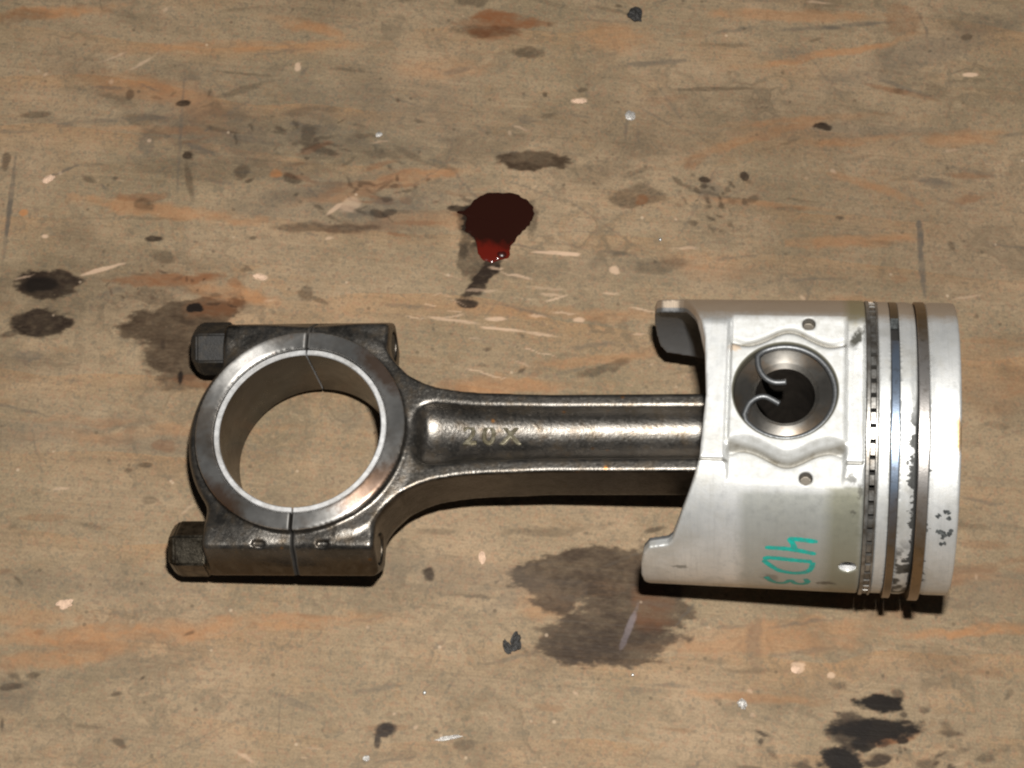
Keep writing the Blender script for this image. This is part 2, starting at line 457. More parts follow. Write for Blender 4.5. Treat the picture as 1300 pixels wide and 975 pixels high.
def vnoise(x, y, seed, octaves=4, gain=0.55):
    """fractal value noise in -0.5..0.5"""
    r = np.random.default_rng(seed); out = np.zeros_like(x); amp = 1.0; tot = 0.0
    for o in range(octaves):
        G = r.random((256, 256)).astype(np.float32)
        xi = np.floor(x).astype(int); yi = np.floor(y).astype(int)
        fx = x - xi; fy = y - yi
        fx = fx * fx * (3 - 2 * fx); fy = fy * fy * (3 - 2 * fy)
        g = lambda i, j: G[(xi + i) & 255, (yi + j) & 255]
        out += amp * ((g(0, 0) * (1 - fx) + g(1, 0) * fx) * (1 - fy) + (g(0, 1) * (1 - fx) + g(1, 1) * fx) * fy - 0.5)
        tot += amp; amp *= gain; x = x * 2.03 + 17.1; y = y * 2.03 + 5.7
    return out / tot

CLASSES = ('black', 'dark', 'olive', 'grey', 'orange', 'rust', 'light', 'lilac')

def stain_masks(X, Y):
    n1x, n1y = vnoise(X * 0.05, Y * 0.05, 1), vnoise(X * 0.05, Y * 0.05, 2)
    n2x, n2y = vnoise(X * 0.28, Y * 0.28, 3), vnoise(X * 0.28, Y * 0.28, 4)
    wx = X + n1x * 8 + n2x * 3.2; wy = Y + n1y * 6 + n2y * 1.8
    edge = vnoise(X * 0.16, Y * 0.34, 5, 4, 0.50)
    rag = vnoise(X * 0.55, Y * 1.3, 8, 3, 0.6)
    soak = vnoise(wx * 0.10, wy * 0.20, 6, 5, 0.65)
    M = {k: np.zeros_like(X) for k in CLASSES}
    for (k, x, y, rx, ry, rot, st, so) in STAINS:
        src = min(rx, ry) > 1.6
        R = max(rx, ry) * 1.9 + 8
        sel = np.nonzero((np.abs(X - x) < R) & (np.abs(Y - y) < R))[0]
        if not len(sel): continue
        dx = (wx if src else X)[sel] - x; dy = (wy if src else Y)[sel] - y
        c, sn = math.cos(math.radians(rot)), math.sin(math.radians(rot))
        u = (dx * c + dy * sn) / rx; v = (-dx * sn + dy * c) / ry
        d = np.sqrt(u * u + v * v) + edge[sel] * (0.70 if src else 0.9) + rag[sel] * 0.30
        t = np.clip((1.06 + so * 0.5 - d) / (so * 1.05), 0, 1)
        if k in ('dark', 'black', 'olive') and st >= 0.7: st = 1 - (1 - st) ** 2
        m = st * t * t * (3 - 2 * t)
        if k in ('olive', 'dark', 'orange', 'grey', 'rust'):
            lo = {'olive': 0.80, 'dark': 0.88}.get(k, 0.45)
            m = m * np.clip(1.0 + rag[sel] * (0.35 if st >= 0.7 else 0.9), 0, 1.05) * (lo + (1 - lo) * np.clip((soak[sel] + 0.16) / 0.3, 0, 1))
        M[k][sel] = np.maximum(M[k][sel], m)
    # small scuffs, nicks and smears all over
    r = np.random.default_rng(21)
    def dab(k, n, lx, ly, st, ang, spread):
        for _ in range(n):
            x, y = r.uniform(-310, 105), r.uniform(-125, 225)
            rx, ry = lx * r.uniform(0.4, 1.5), ly * r.uniform(0.6, 1.4)
            sel = np.nonzero((np.abs(X - x) < rx + 1.5) & (np.abs(Y - y) < rx + 1.5))[0]
            if not len(sel): continue
            rot = math.radians(ang + r.normal(0, spread)); c, sn = math.cos(rot), math.sin(rot)
            dx, dy = X[sel] - x + n2x[sel] * 1.5, Y[sel] - y + n2y[sel] * 1.5
            d = np.sqrt(((dx * c + dy * sn) / rx) ** 2 + ((-dx * sn + dy * c) / ry) ** 2) + edge[sel] * 1.3
            M[k][sel] = np.maximum(M[k][sel], st * r.uniform(0.4, 1.0) * np.clip((1.25 - d) / 0.7, 0, 1))
    dab('grey', 70, 9.0, 0.8, 0.45, 6, 14)
    dab('dark', 60, 2.0, 0.9, 0.65, 4, 40)
    dab('dark', 60, 9.0, 0.9, 0.36, 5, 10)
    dab('rust', 24, 6.0, 1.4, 0.40, 4, 8)
    dab('light', 22, 4.0, 0.5, 0.40, 4, 25)
    dab('light', 35, 1.0, 0.7, 0.45, 4, 60)
    dab('grey', 26, 16.0, 0.5, 0.45, 0, 60)
    dab('orange', 16, 30.0, 2.4, 0.40, 5, 6)
    dab('grey', 16, 40.0, 5.0, 0.32, 6, 10)
    dab('olive', 40, 18.0, 6.0, 0.30, 5, 12)
    def cluster(k, n, cx, cy, sx, sy, lx, ly, st, ang, spread):
        for _ in range(n):
            x, y = r.normal(cx, sx), r.normal(cy, sy)
            rx, ry = lx * r.uniform(0.3, 1.6), ly * r.uniform(0.5, 1.5)
            sel = np.nonzero((np.abs(X - x) < rx + 1.5) & (np.abs(Y - y) < rx + 1.5))[0]
            if not len(sel): continue
            rot = math.radians(ang + r.normal(0, spread)); c, sn = math.cos(rot), math.sin(rot)
            dx, dy = X[sel] - x + n2x[sel] * 2, Y[sel] - y + n2y[sel] * 2
            d = np.sqrt(((dx * c + dy * sn) / rx) ** 2 + ((-dx * sn + dy * c) / ry) ** 2) + edge[sel] * 1.2 + rag[sel] * 0.5
            M[k][sel] = np.maximum(M[k][sel], st * r.uniform(0.4, 1.0) * np.clip((1.25 - d) / 0.6, 0, 1))
    cluster('dark', 34, -190, 132, 26, 7, 2.4, 0.7, 0.55, -12, 40)
    cluster('olive', 30, -195, 130, 34, 9, 7.0, 2.4, 0.45, 0, 20)
    cluster('dark', 26, -165, 108, 22, 6, 3.0, 0.7, 0.55, 8, 25)
    cluster('grey', 40, -215, 125, 30, 16, 5.0, 0.7, 0.6, 0, 35)
    cluster('dark', 46, 45, -92, 20, 9, 2.2, 1.0, 0.8, 0, 25)
    cluster('dark', 30, -22, 118, 8, 7, 1.8, 0.9, 0.7, -30, 40)
    cluster('rust', 24, -150, 112, 30, 8, 7.0, 1.0, 0.55, 8, 10)
    cluster('dark', 26, -225, 62, 16, 8, 1.4, 0.7, 0.7, 0, 40)
    cluster('grey', 30, -60, 120, 60, 30, 9.0, 0.45, 0.5, 35, 40)
    cluster('grey', 24, -60, -60, 90, 30, 8.0, 0.45, 0.4, 20, 40)
    cluster('light', 30, -95, 62, 22, 10, 5.0, 0.4, 0.5, -4, 8)
    return M

def worktable_material():
    t = NT("worn_plywood")
    P = t.P
    warp = t.vm('SUBTRACT', t.noise(P, 0.045, 3, color=True), (0.5, 0.5, 0.5))
    Pw = t.vm('ADD', P, t.vm('SCALE', warp, scale=8.0))
    g1 = t.noise(t.mapping(Pw, rot=(0, 0, math.radians(-4)), sc=(0.0045, 0.045, 1)), 1.0, 6, 0.62, 1.2)
    g2 = t.noise(t.mapping(P, rot=(0, 0, math.radians(-5)), sc=(0.012, 0.30, 1)), 1.0, 4, 0.6, 0.6)
    big = t.noise(P, 0.013, 4, 0.55)
    mid = t.noise(t.mapping(Pw, sc=(0.6, 1, 1)), 0.08, 5, 0.65)
    fine = t.noise(t.mapping(P, sc=(0.6, 1, 1)), 0.50, 4, 0.7)
    tan = (0.272, 0.196, 0.123); olive = (0.182, 0.138, 0.084); orange = (0.290, 0.152, 0.066)
    c = t.mix(t.mapr(big, 0.38, 0.64), tan, olive)
    c = t.mix(t.mapr(mid, 0.44, 0.72, 0, 0.55), c, (0.150, 0.116, 0.074))
    c = t.mix(t.mapr(mid, 0.46, 0.28, 0, 0.40), c, (0.305, 0.230, 0.150))
    # long cathedral figure of the veneer: a few wide, faint bands
    wv = t.n.new("ShaderNodeTexWave"); wv.wave_type = 'BANDS'; wv.bands_direction = 'Y'; wv.wave_profile = 'SAW'
    fig = t.vm('ADD', t.mapping(P, rot=(0, 0, math.radians(-5)), sc=(0.16, 1, 1)), t.vm('SCALE', t.vm('SUBTRACT', t.noise(t.mapping(P, sc=(0.4, 1, 1)), 0.012, 3, 0.5, color=True), (0.5, 0.5, 0.5)), scale=75.0))
    t.put(wv.inputs['Vector'], fig); wv.inputs['Scale'].default_value = 0.0105; wv.inputs['Distortion'].default_value = 1.2
    wv.inputs['Detail'].default_value = 2; wv.inputs['Detail Scale'].default_value = 0.02
    band = t.ma('MULTIPLY', t.mapr(wv.outputs['Fac'], 0.62, 0.97), t.mapr(t.noise(P, 0.011, 3, 0.5), 0.42, 0.58))
    c = t.mix(t.ma('MULTIPLY', band, 0.42), c, orange)
    c = t.mix(t.mapr(g1, 0.54, 0.74, 0, 0.36), c, orange)
    c = t.mix(t.mapr(g1, 0.44, 0.30, 0, 0.35), c, (0.175, 0.140, 0.090))
    c = t.mix(t.mapr(g2, 0.52, 0.78, 0, 0.38), c, (0.130, 0.094, 0.060))
    c = t.mix(t.mapr(fine, 0.52, 0.78, 0, 0.48), c, (0.100, 0.076, 0.050))
    c = t.mix(t.mapr(fine, 0.44, 0.26, 0, 0.30), c, (0.350, 0.262, 0.172))
    # pores and the close, crisp grain lines
    g3 = t.noise(t.mapping(P, rot=(0, 0, math.radians(-5)), sc=(0.035, 0.95, 1)), 1.0, 3, 0.6, 0.3)
    c = t.mix(t.mapr(g3, 0.53, 0.70, 0, 0.22), c, (0.120, 0.086, 0.052))
    c = t.mix(t.mapr(g3, 0.44, 0.30, 0, 0.16), c, (0.345, 0.255, 0.165))
    mot = t.noise(P, 1.15, 2, 0.5)
    c = t.mix(t.mapr(mot, 0.50, 0.72, 0, 0.34), c, (0.115, 0.085, 0.058))
    c = t.mix(t.mapr(mot, 0.48, 0.30, 0, 0.24), c, (0.335, 0.238, 0.148))
    cells = t.voro(P, 0.9, out='Color')
    c = t.mix(t.mapr(t.sep(cells)[0], 0.80, 0.84, 0, 0.22), c, (0.245, 0.120, 0.072))
    c = t.mix(t.mapr(t.sep(cells)[1], 0.84, 0.88, 0, 0.30), c, (0.090, 0.085, 0.066))
    gr = t.noise(t.mapping(Pw, sc=(0.012, 0.030, 1)), 1.0, 6, 0.68, 0.5)
    c = t.mix(t.mapr(gr, 0.50, 0.72, 0, 0.62), c, (0.092, 0.072, 0.048))
    COLR = {'black': (0.007, 0.005, 0.004), 'dark': (0.020, 0.013, 0.009), 'olive': (0.040, 0.026, 0.016), 'grey': (0.070, 0.062, 0.052),
            'orange': (0.335, 0.142, 0.052), 'rust': (0.150, 0.062, 0.026), 'light': (0.520, 0.365, 0.255), 'lilac': (0.20, 0.17, 0.185)}
    def att(name):
        n = t.n.new("ShaderNodeAttribute"); n.attribute_name = name
        s = t.n.new("ShaderNodeSeparateColor"); t.l.new(n.outputs['Color'], s.inputs[0])
        return list(s.outputs) + [n.outputs['Alpha']]
    ch = dict(zip(CLASSES, att("stain_a") + att("stain_b")))
    for cls in ('orange', 'olive', 'rust', 'grey', 'lilac', 'dark', 'light', 'black'):
        c = t.mix(ch[cls], c, COLR[cls])
    wet = t.ma('MAXIMUM', t.ma('MAXIMUM', ch['black'], ch['dark']), ch['olive'])
    vd = t.voro(P, 0.16); vc = t.voro(P, 0.16, out='Color')
    sp = t.ma('MULTIPLY', t.mapr(vd, 0.15, 0.08), t.mapr(t.sep(vc)[0], 0.72, 0.76))
    c = t.mix(t.ma('MULTIPLY', sp, 0.5), c, (0.06, 0.045, 0.03))
    vd2 = t.voro(t.mapping(P, loc=(40, 7, 0)), 0.13); vc2 = t.voro(t.mapping(P, loc=(40, 7, 0)), 0.13, out='Color')
    sp2 = t.ma('MULTIPLY', t.mapr(vd2, 0.11, 0.05), t.mapr(t.sep(vc2)[1], 0.82, 0.86))
    c = t.mix(t.ma('MULTIPLY', sp2, 0.45), c, (0.50, 0.38, 0.27))
    rough = t.mapr(wet, 0.0, 1.0, 0.62, 0.48)
    h = t.ma('ADD', t.ma('MULTIPLY', fine, 0.5), t.ma('MULTIPLY', g2, 0.7))
    return t.set(base=c, rough=rough, spec=0.10, normal=t.bump(h, 0.35, 0.0006))

def worktable():
    th = 21.0
    xs = np.concatenate([np.linspace(-620, -330, 12)[:-1], np.arange(-330, 125, 0.5), np.linspace(125, 420, 12)])
    ys = np.concatenate([np.linspace(-380, -145, 10)[:-1], np.arange(-145, 245, 0.5), np.linspace(245, 460, 10)])
    nx, ny = len(xs), len(ys)
    X, Y = np.meshgrid(xs, ys, indexing='ij'); X = X.ravel(); Y = Y.ravel()
    V = np.stack([X, Y, np.zeros_like(X)], 1)
    i = (np.arange(nx - 1)[:, None] * ny + np.arange(ny - 1)[None, :]).ravel()
    F = np.stack([i, i + ny, i + ny + 1, i + 1], 1)
    # the board's edges and underside
    n = len(V); c4 = [0, (nx - 1) * ny, nx * ny - 1, ny - 1]
    loop = np.concatenate([np.arange(nx) * ny, (nx - 1) * ny + np.arange(1, ny), (np.arange(nx - 2, -1, -1)) * ny + ny - 1, np.arange(ny - 2, 0, -1)])
    low = V[loop].copy(); low[:, 2] = -th
    m = len(loop); k = np.arange(m); k1 = (k + 1) % m
    side = np.stack([loop[k], n + k, n + k1, loop[k1]], 1)
    V = np.concatenate([V, low, [[-620, -380, -th], [420, -380, -th], [420, 460, -th], [-620, 460, -th]]])
    b = len(V) - 4
    F = np.concatenate([F, side, [[b, b + 3, b + 2, b + 1]]])
    o = mesh_obj("worktable", V, F, worktable_material(), None, smooth=False)
    M = stain_masks(V[:, 0], V[:, 1])
    for nm, ks in (("stain_a", CLASSES[:4]), ("stain_b", CLASSES[4:])):
        at = o.data.attributes.new(nm, 'FLOAT_COLOR', 'POINT')
        at.data.foreach_set("color", np.stack([M[q] for q in ks], 1).astype(np.float32).ravel())
    o['kind'] = 'structure'
worktable()

# ------------------------------------------------------------------ metals
def radial_tangent(t, cx, cy):
    """direction away from the turning centre, so that the concentric tool marks streak the highlight"""
    v = t.vm('MULTIPLY', t.vm('SUBTRACT', t.P, (cx, cy, 0.0)), (1.0, 1.0, 0.0))
    n = t.n.new("ShaderNodeVectorTransform"); n.vector_type = 'VECTOR'; n.convert_from = 'OBJECT'; n.convert_to = 'WORLD'
    t.put(n.inputs[0], v)
    return t.vm('NORMALIZE', n.outputs[0])

def mat_forged():
    t = NT("forged_steel_oily")
    n1 = t.noise(t.P, 0.06, 5, 0.6); n2 = t.noise(t.P, 0.9, 4, 0.65); n3 = t.noise(t.P, 0.22, 5, 0.65)
    c = t.mix(t.mapr(n1, 0.35, 0.65), (0.092, 0.085, 0.076), (0.160, 0.149, 0.135))
    c = t.mix(t.mapr(n3, 0.47, 0.68, 0, 0.70), c, (0.078, 0.053, 0.028))
    c = t.mix(t.mapr(n2, 0.60, 0.75, 0, 0.55), c, (0.34, 0.32, 0.285))
    c = t.mix(t.mapr(n2, 0.42, 0.25, 0, 0.35), c, (0.045, 0.038, 0.030))
    v = t.voro(t.P, 0.20); vc = t.voro(t.P, 0.20, out='Color')
    ru = t.ma('MULTIPLY', t.mapr(v, 0.20, 0.05), t.mapr(t.sep(vc)[0], 0.88, 0.92))
    c = t.mix(ru, c, (0.30, 0.13, 0.03))
    sd = t.mapr(t.ma('ADD', t.ma('ABSOLUTE', t.sep(t.P)[1]), t.ma('MULTIPLY', t.ma('SUBTRACT', n3, 0.5), 5.0)), 43.0, 45.5)
    c = t.mix(t.ma('MULTIPLY', sd, 0.8), c, (0.082, 0.058, 0.034))
    # black sludge round the upper bolt
    d = t.vm('LENGTH', t.mapping(t.P, (-208, 42, 2), (0, 0, 0), (15, 13, 22), 'TEXTURE'))
    sl = t.mapr(t.ma('MULTIPLY_ADD', t.ma('SUBTRACT', n3, 0.5), 1.1, d), 1.1, 0.75)
    c = t.mix(t.ma('MULTIPLY', sl, 0.9), c, (0.016, 0.013, 0.010))
    # flanks of the beam darkened in the colour to stand for their shade
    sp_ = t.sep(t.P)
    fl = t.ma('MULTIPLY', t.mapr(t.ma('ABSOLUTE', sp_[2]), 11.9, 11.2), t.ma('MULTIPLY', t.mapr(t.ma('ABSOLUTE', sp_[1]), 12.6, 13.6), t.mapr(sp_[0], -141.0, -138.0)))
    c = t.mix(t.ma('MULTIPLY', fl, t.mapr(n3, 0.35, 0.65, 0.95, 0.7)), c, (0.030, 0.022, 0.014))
    gp = t.ma('MULTIPLY', t.mapr(t.ma('ABSOLUTE', t.ma('ADD', t.sep(t.P)[0], 166.68)), 1.2, 0.7), t.mapr(t.sep(t.P)[1], 20.0, -20.0, 0.85, 1.0))
    c = t.mix(gp, c, (0.012, 0.010, 0.008))
    return t.set(base=c, metal=t.ma('MULTIPLY', t.mapr(n3, 0.45, 0.7, 0.95, 0.7), t.mapr(gp, 0, 1, 1.0, 0.1)), rough=t.ma('MAXIMUM', t.ma('MULTIPLY', gp, 0.8), t.mapr(n2, 0.3, 0.7, 0.27, 0.42)), normal=t.bump(n2, 0.24, 0.0005))

def mat_machined(rust=True, base=(0.56, 0.545, 0.52), name="turned_steel", rough=0.31, zc=-166.7, seed=0.0):
    t = NT(name)
    Q = t.mapping(t.P, loc=(-zc, 0, 0)) if zc else t.P
    n1 = t.noise(Q, 0.05, 5, 0.6); n3 = t.noise(Q, 0.3, 5, 0.65)
    c = t.mix(t.mapr(n1, 0.38, 0.62), base, tuple(b * 0.62 for b in base))
    if rust:
        rm = t.noise(t.mapping(t.P, loc=(seed, 3, 0)), 0.045, 4, 0.6)
        c = t.mix(t.mapr(rm, 0.48, 0.60, 0, 0.55), c, (0.175, 0.115, 0.065))
        c = t.mix(t.mapr(n3, 0.62, 0.72, 0, 0.6), c, (0.16, 0.065, 0.025))
        wob = t.ma('MULTIPLY', t.ma('SUBTRACT', n3, 0.5), 1.4)
        for (rx_, ry_, a_, b_, rot_) in ((-140.5, -21, 5, 14, -52), (-139, 22, 4, 13, 42), (-192, -26, 4, 10, 45)) if zc else ():
            e_ = t.vm('LENGTH', t.mapping(t.P, (rx_, ry_, 16), (0, 0, math.radians(rot_ + 90)), (b_, a_, 30), 'TEXTURE'))
            c = t.mix(t.mapr(t.ma('ADD', e_, wob), 1.25, 0.55, 0, 0.8), c, (0.215, 0.120, 0.070))
    gp = 0.0
    if zc:
        gp = t.ma('MULTIPLY', t.mapr(t.ma('ABSOLUTE', t.ma('ADD', t.sep(t.P)[0], 166.68)), 1.2, 0.7), t.mapr(t.sep(t.P)[1], 20.0, -20.0, 0.85, 1.0))
        c = t.mix(gp, c, (0.012, 0.010, 0.008))
    # turning lines
    s = t.sep(Q)
    r = t.ma('SQRT', t.ma('ADD', t.ma('MULTIPLY', s[0], s[0]), t.ma('MULTIPLY', s[1], s[1])))
    cmb = t.n.new("ShaderNodeCombineXYZ"); t.put(cmb.inputs[0], r)
    rings = t.noise(cmb.outputs[0], 4.0, 2, 0.5)
    return t.set(base=c, metal=t.mapr(gp, 0, 1, 0.9, 0.1), rough=t.ma('MAXIMUM', t.ma('MULTIPLY', gp, 0.8), t.mapr(n3, 0.3, 0.7, rough, rough + 0.10)), normal=t.bump(rings, 0.12, 0.0002), aniso=0.82, tangent=radial_tangent(t, zc, 0.0))

def mat_simple(name, base, metal, rough, var=0.3, dirt=None, dirtamt=0.0, bump=0.15, nscale=0.25):
    t = NT(name)
    n1 = t.noise(t.P, nscale, 5, 0.62); n2 = t.noise(t.P, nscale * 5, 3, 0.6)
    c = t.mix(t.mapr(n1, 0.35, 0.65), base, tuple(b * (1 - var) for b in base))
    if dirt is not None:
        c = t.mix(t.mapr(n1, 0.46, 0.66, 0, dirtamt), c, dirt)
    return t.set(base=c, metal=metal, rough=t.mapr(n2, 0.3, 0.7, rough * 0.85, rough * 1.2), normal=t.bump(n2, bump, 0.0003))

def mat_aluminium():
    t = NT("piston_aluminium")
    P = t.P; s = t.sep(P); X, Y, Z = s[0], s[1], s[2]
    th = t.ma('ARCTAN2', Z, Y)                                  # 0 north, pi/2 top, pi south
    thd = t.ma('MULTIPLY', th, 180 / math.pi)
    n1 = t.noise(P, 0.05, 4, 0.6); n2 = t.noise(P, 0.35, 5, 0.65); n3 = t.noise(P, 1.4, 3, 0.6)
    c = t.mix(t.mapr(n1, 0.36, 0.64), (0.76, 0.765, 0.76), (0.61, 0.62, 0.615))
    c = t.mix(t.mapr(n2, 0.50, 0.72, 0, 0.42), c, (0.42, 0.405, 0.365))
    strk = t.noise(t.mapping(P, sc=(1.0, 0.05, 0.05)), 0.9, 4, 0.7)
    c = t.mix(t.mapr(strk, 0.50, 0.75, 0, 0.35), c, (0.43, 0.43, 0.415))
    bl = t.noise(t.mapping(P, loc=(5, 5, 1)), 0.085, 4, 0.6)
    c = t.mix(t.mapr(bl, 0.52, 0.68, 0, 0.35), c, (0.45, 0.425, 0.36))
    c = t.mix(t.mapr(n3, 0.60, 0.80, 0, 0.20), c, (0.50, 0.50, 0.49))
    jit = t.ma('SUBTRACT', n2, 0.5)
    def band(v, a, b, w):
        return t.ma('MULTIPLY', t.mapr(v, a - w, a + w), t.mapr(v, b + w, b - w))
    south = t.mapr(t.ma('MULTIPLY', Y, -1.0), 24.0, 31.5)
    # worn grey-green bearing patch on the lower skirt side
    pj = t.ma('MULTIPLY_ADD', jit, 3.0, X)
    c = t.mix(t.ma('MULTIPLY', t.ma('MULTIPLY', band(pj, -13.5, 26.0, 1.8), t.mapr(Y, -31.0, -32.6)), 0.70), c, (0.37, 0.38, 0.345))
    c = t.mix(t.ma('MULTIPLY', t.ma('MULTIPLY', band(t.ma('MULTIPLY_ADD', jit, 2.0, X), 14.5, 26.0, 2.2), t.mapr(Y, -29.5, -30.3)), 0.75), c, (0.27, 0.265, 0.185))
    # oily tan varnish along the far flank and at the edges
    c = t.mix(t.ma('MULTIPLY', t.mapr(t.ma('MULTIPLY_ADD', jit, 6.0, Y), 27.5, 33.0), 0.85), c, (0.42, 0.315, 0.215))
    c = t.mix(t.ma('MULTIPLY', t.ma('MULTIPLY', t.mapr(t.ma('MULTIPLY_ADD', jit, 6.0, Y), 24.0, 31.0), band(X, 19.5, 26.5, 1.5)), 0.75), c, (0.32, 0.28, 0.15))
    # film left in the valleys round the pin boss
    az = t.ma('ABSOLUTE', Z)
    xg = t.ma('DIVIDE', t.ma('SUBTRACT', X, 1.0), 8.5)
    yb = t.ma('MULTIPLY_ADD', t.ma('EXPONENT', t.ma('MULTIPLY', t.ma('MULTIPLY', xg, xg), -1.0)), 5.6, 16.9)
    tt = t.ma('SUBTRACT', t.ma('ABSOLUTE', t.ma('SUBTRACT', Y, 0.6)), yb)
    inx = band(X, -17.8, 19.6, 0.5)
    val = t.ma('MULTIPLY', t.ma('MULTIPLY', t.mapr(tt, -0.6, 0.6), t.mapr(tt, 2.7, 1.9)), t.ma('MULTIPLY', inx, t.mapr(az, 36.0, 37.0)))
    cast = t.ma('MULTIPLY', t.ma('MULTIPLY', inx, t.mapr(az, 36.0, 37.0)), t.mapr(t.ma('ABSOLUTE', Y), 30.8, 30.0))
    c = t.mix(t.ma('MULTIPLY', cast, 0.8), c, t.mix(t.mapr(n2, 0.38, 0.62), (0.46, 0.465, 0.46), (0.36, 0.36, 0.345)))
    c = t.mix(t.ma('MULTIPLY', val, t.mapr(n2, 0.3, 0.6, 0.95, 0.6)), c, (0.13, 0.113, 0.080))
    # seams at the edges of the machined strips
    sea = t.ma('MULTIPLY', t.ma('MULTIPLY', t.mapr(t.ma('ABSOLUTE', t.ma('ADD', Y, 23.0)), 0.8, 0.3), t.ma('SUBTRACT', 1.0, inx)), t.ma('MULTIPLY', t.mapr(az, 36.0, 37.0), t.mapr(X, 25.4, 25.2)))
    c = t.mix(t.ma('MULTIPLY', sea, 0.75), c, (0.16, 0.15, 0.125))
    for hy_ in (27.2, -27.4):
        e_ = t.vm('LENGTH', t.vm('MULTIPLY', t.vm('SUBTRACT', P, (7.2, hy_, 0)), (1, 1, 0)))
        c = t.mix(t.ma('MULTIPLY', t.mapr(e_, 2.35, 2.15), t.mapr(az, 39.75, 39.3)), c, (0.13, 0.115, 0.095))
    # scuffs and smudges on the skirt
    wobv = t.vm('SCALE', t.vm('SUBTRACT', t.noise(P, 0.6, 4, 0.65, color=True), (0.5, 0.5, 0.5)), scale=5.0)
    Pj = t.vm('ADD', P, wobv)
    for (mx, ma_, ra, rb, st) in ((-33.0, 169.5, 3.0, 1.0, 0.6), (15.0, 178.5, 3.2, 1.6, 0.85), (-3.5, 175.0, 3.0, 3.0, 0.45), (3.5, 155.6, 1.2, 1.0, 0.55), (22.5, 137.0, 1.0, 1.0, 0.6), (-19.0, 84.0, 1.0, 2.2, 0.0), (21.5, 124.0, 1.6, 1.6, 0.7), (24.4, 128.5, 0.9, 2.5, 0.7)):
        an = math.radians(ma_)
        e_ = t.vm('LENGTH', t.mapping(Pj, (mx, 50 * math.cos(an), 50 * math.sin(an)), (an - math.pi / 2, 0, 0), (ra, rb, 6), 'TEXTURE'))
        c = t.mix(t.mapr(e_, 1.2, 0.6, 0, st), c, (0.10, 0.095, 0.08))
    tanp = t.vm('LENGTH', t.mapping(Pj, (-16.6, 16.5, 43), (0, 0, 0.6), (1.6, 2.4, 8), 'TEXTURE'))
    c = t.mix(t.mapr(tanp, 1.2, 0.7, 0, 0.7), c, (0.45, 0.32, 0.20))
    # black oil caught beside the oil ring
    bo = t.vm('LENGTH', t.mapping(t.vm('ADD', P, t.vm('SCALE', t.vm('SUBTRACT', t.noise(P, 0.5, 4, 0.6, color=True), (0.5, 0.5, 0.5)), scale=4.0)), (23.0, 21.6, 42), (0, 0, math.radians(-25)), (1.5, 3.8, 8), 'TEXTURE'))
    c = t.mix(t.mapr(bo, 1.35, 0.6, 0, 0.92), c, (0.035, 0.032, 0.020))
    # ragged carbon along the land edge below the top ring
    tn = t.noise(t.mapping(P, sc=(0.6, 1, 1)), 0.20, 5, 0.68)
    wdt = t.ma('ADD', t.mapr(tn, 0.50, 0.64, 0.0, 2.6), t.mapr(n2, 0.3, 0.6, 0.35, 1.0))
    reach = t.mapr(Y, 0.0, -12.0)
    car = t.ma('MULTIPLY', t.ma('MULTIPLY', t.mapr(t.ma('ADD', X, wdt), 41.85, 42.05), t.mapr(X, 43.0, 42.9)), reach)
    c = t.mix(t.ma('MULTIPLY', car, 0.9), c, (0.035, 0.035, 0.032))
    car2 = t.ma('MULTIPLY', t.ma('MULTIPLY', t.mapr(t.ma('SUBTRACT', X, t.ma('MULTIPLY', t.mapr(tn, 0.56, 0.72), 2.6)), 46.1, 45.8), t.mapr(X, 45.0, 45.1)), reach)
    c = t.mix(t.ma('MULTIPLY', car2, 0.8), c, (0.05, 0.05, 0.045))
    low = t.ma('MULTIPLY', t.mapr(Y, -42.0, -46.0), band(X, 36.6, 41.8, 0.3))
    c = t.mix(t.ma('MULTIPLY', low, t.mapr(t.noise(P, 0.16, 3, 0.5), 0.46, 0.54, 0, 0.92)), c, (0.05, 0.046, 0.038))
    # tan chip of burnt deposit on the crown corner
    dv = t.vm('LENGTH', t.mapping(t.vm('ADD', P, t.vm('SCALE', t.vm('SUBTRACT', t.noise(P, 0.4, 4, 0.6, color=True), (0.5, 0.5, 0.5)), scale=3.0)), (54.6, -14.0, 47.3), (0, 0, 0), (1.8, 5.6, 8), 'TEXTURE'))
    c = t.mix(t.mapr(dv, 1.15, 0.75), c, (0.40, 0.28, 0.165))
    # metal inside the oil drilling, light on its wall painted in as pale colour
    rr0 = t.ma('SQRT', t.ma('ADD', t.ma('MULTIPLY', Y, Y), t.ma('MULTIPLY', Z, Z)))
    c = t.mix(t.ma('MULTIPLY', t.ma('MULTIPLY', t.mapr(rr0, 49.5, 49.3), t.mapr(rr0, 45.0, 45.2)), t.ma('MULTIPLY', band(X, 18.4, 24.8, 0.1), t.mapr(Y, -40.0, -41.0))), c, (0.92, 0.92, 0.92))
    # inside of the skirt and groove floors are duller
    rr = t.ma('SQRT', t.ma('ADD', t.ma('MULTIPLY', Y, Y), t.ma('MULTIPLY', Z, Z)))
    inner = t.ma('MULTIPLY', t.mapr(rr, 46.5, 46.0), t.mapr(X, 25.0, 24.0))
    c = t.mix(t.ma('MULTIPLY', inner, t.mapr(az, 36.0, 34.0)), c, (0.20, 0.20, 0.20))
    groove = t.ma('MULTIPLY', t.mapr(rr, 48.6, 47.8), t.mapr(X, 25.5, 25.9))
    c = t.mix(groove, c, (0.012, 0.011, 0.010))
    bx = t.ma('SUBTRACT', Y, 1.0)
    br = t.ma('SQRT', t.ma('ADD', t.ma('MULTIPLY', X, X), t.ma('MULTIPLY', bx, bx)))
    c = t.mix(t.ma('MULTIPLY', t.mapr(br, 17.5, 17.15), t.mapr(az, 30.0, 31.0)), c, (0.085, 0.080, 0.058))
    # fine turning marks on the outside
    cmb = t.n.new("ShaderNodeCombineXYZ"); t.put(cmb.inputs[0], X)
    turn = t.noise(cmb.outputs[0], 2.2, 3, 0.6)
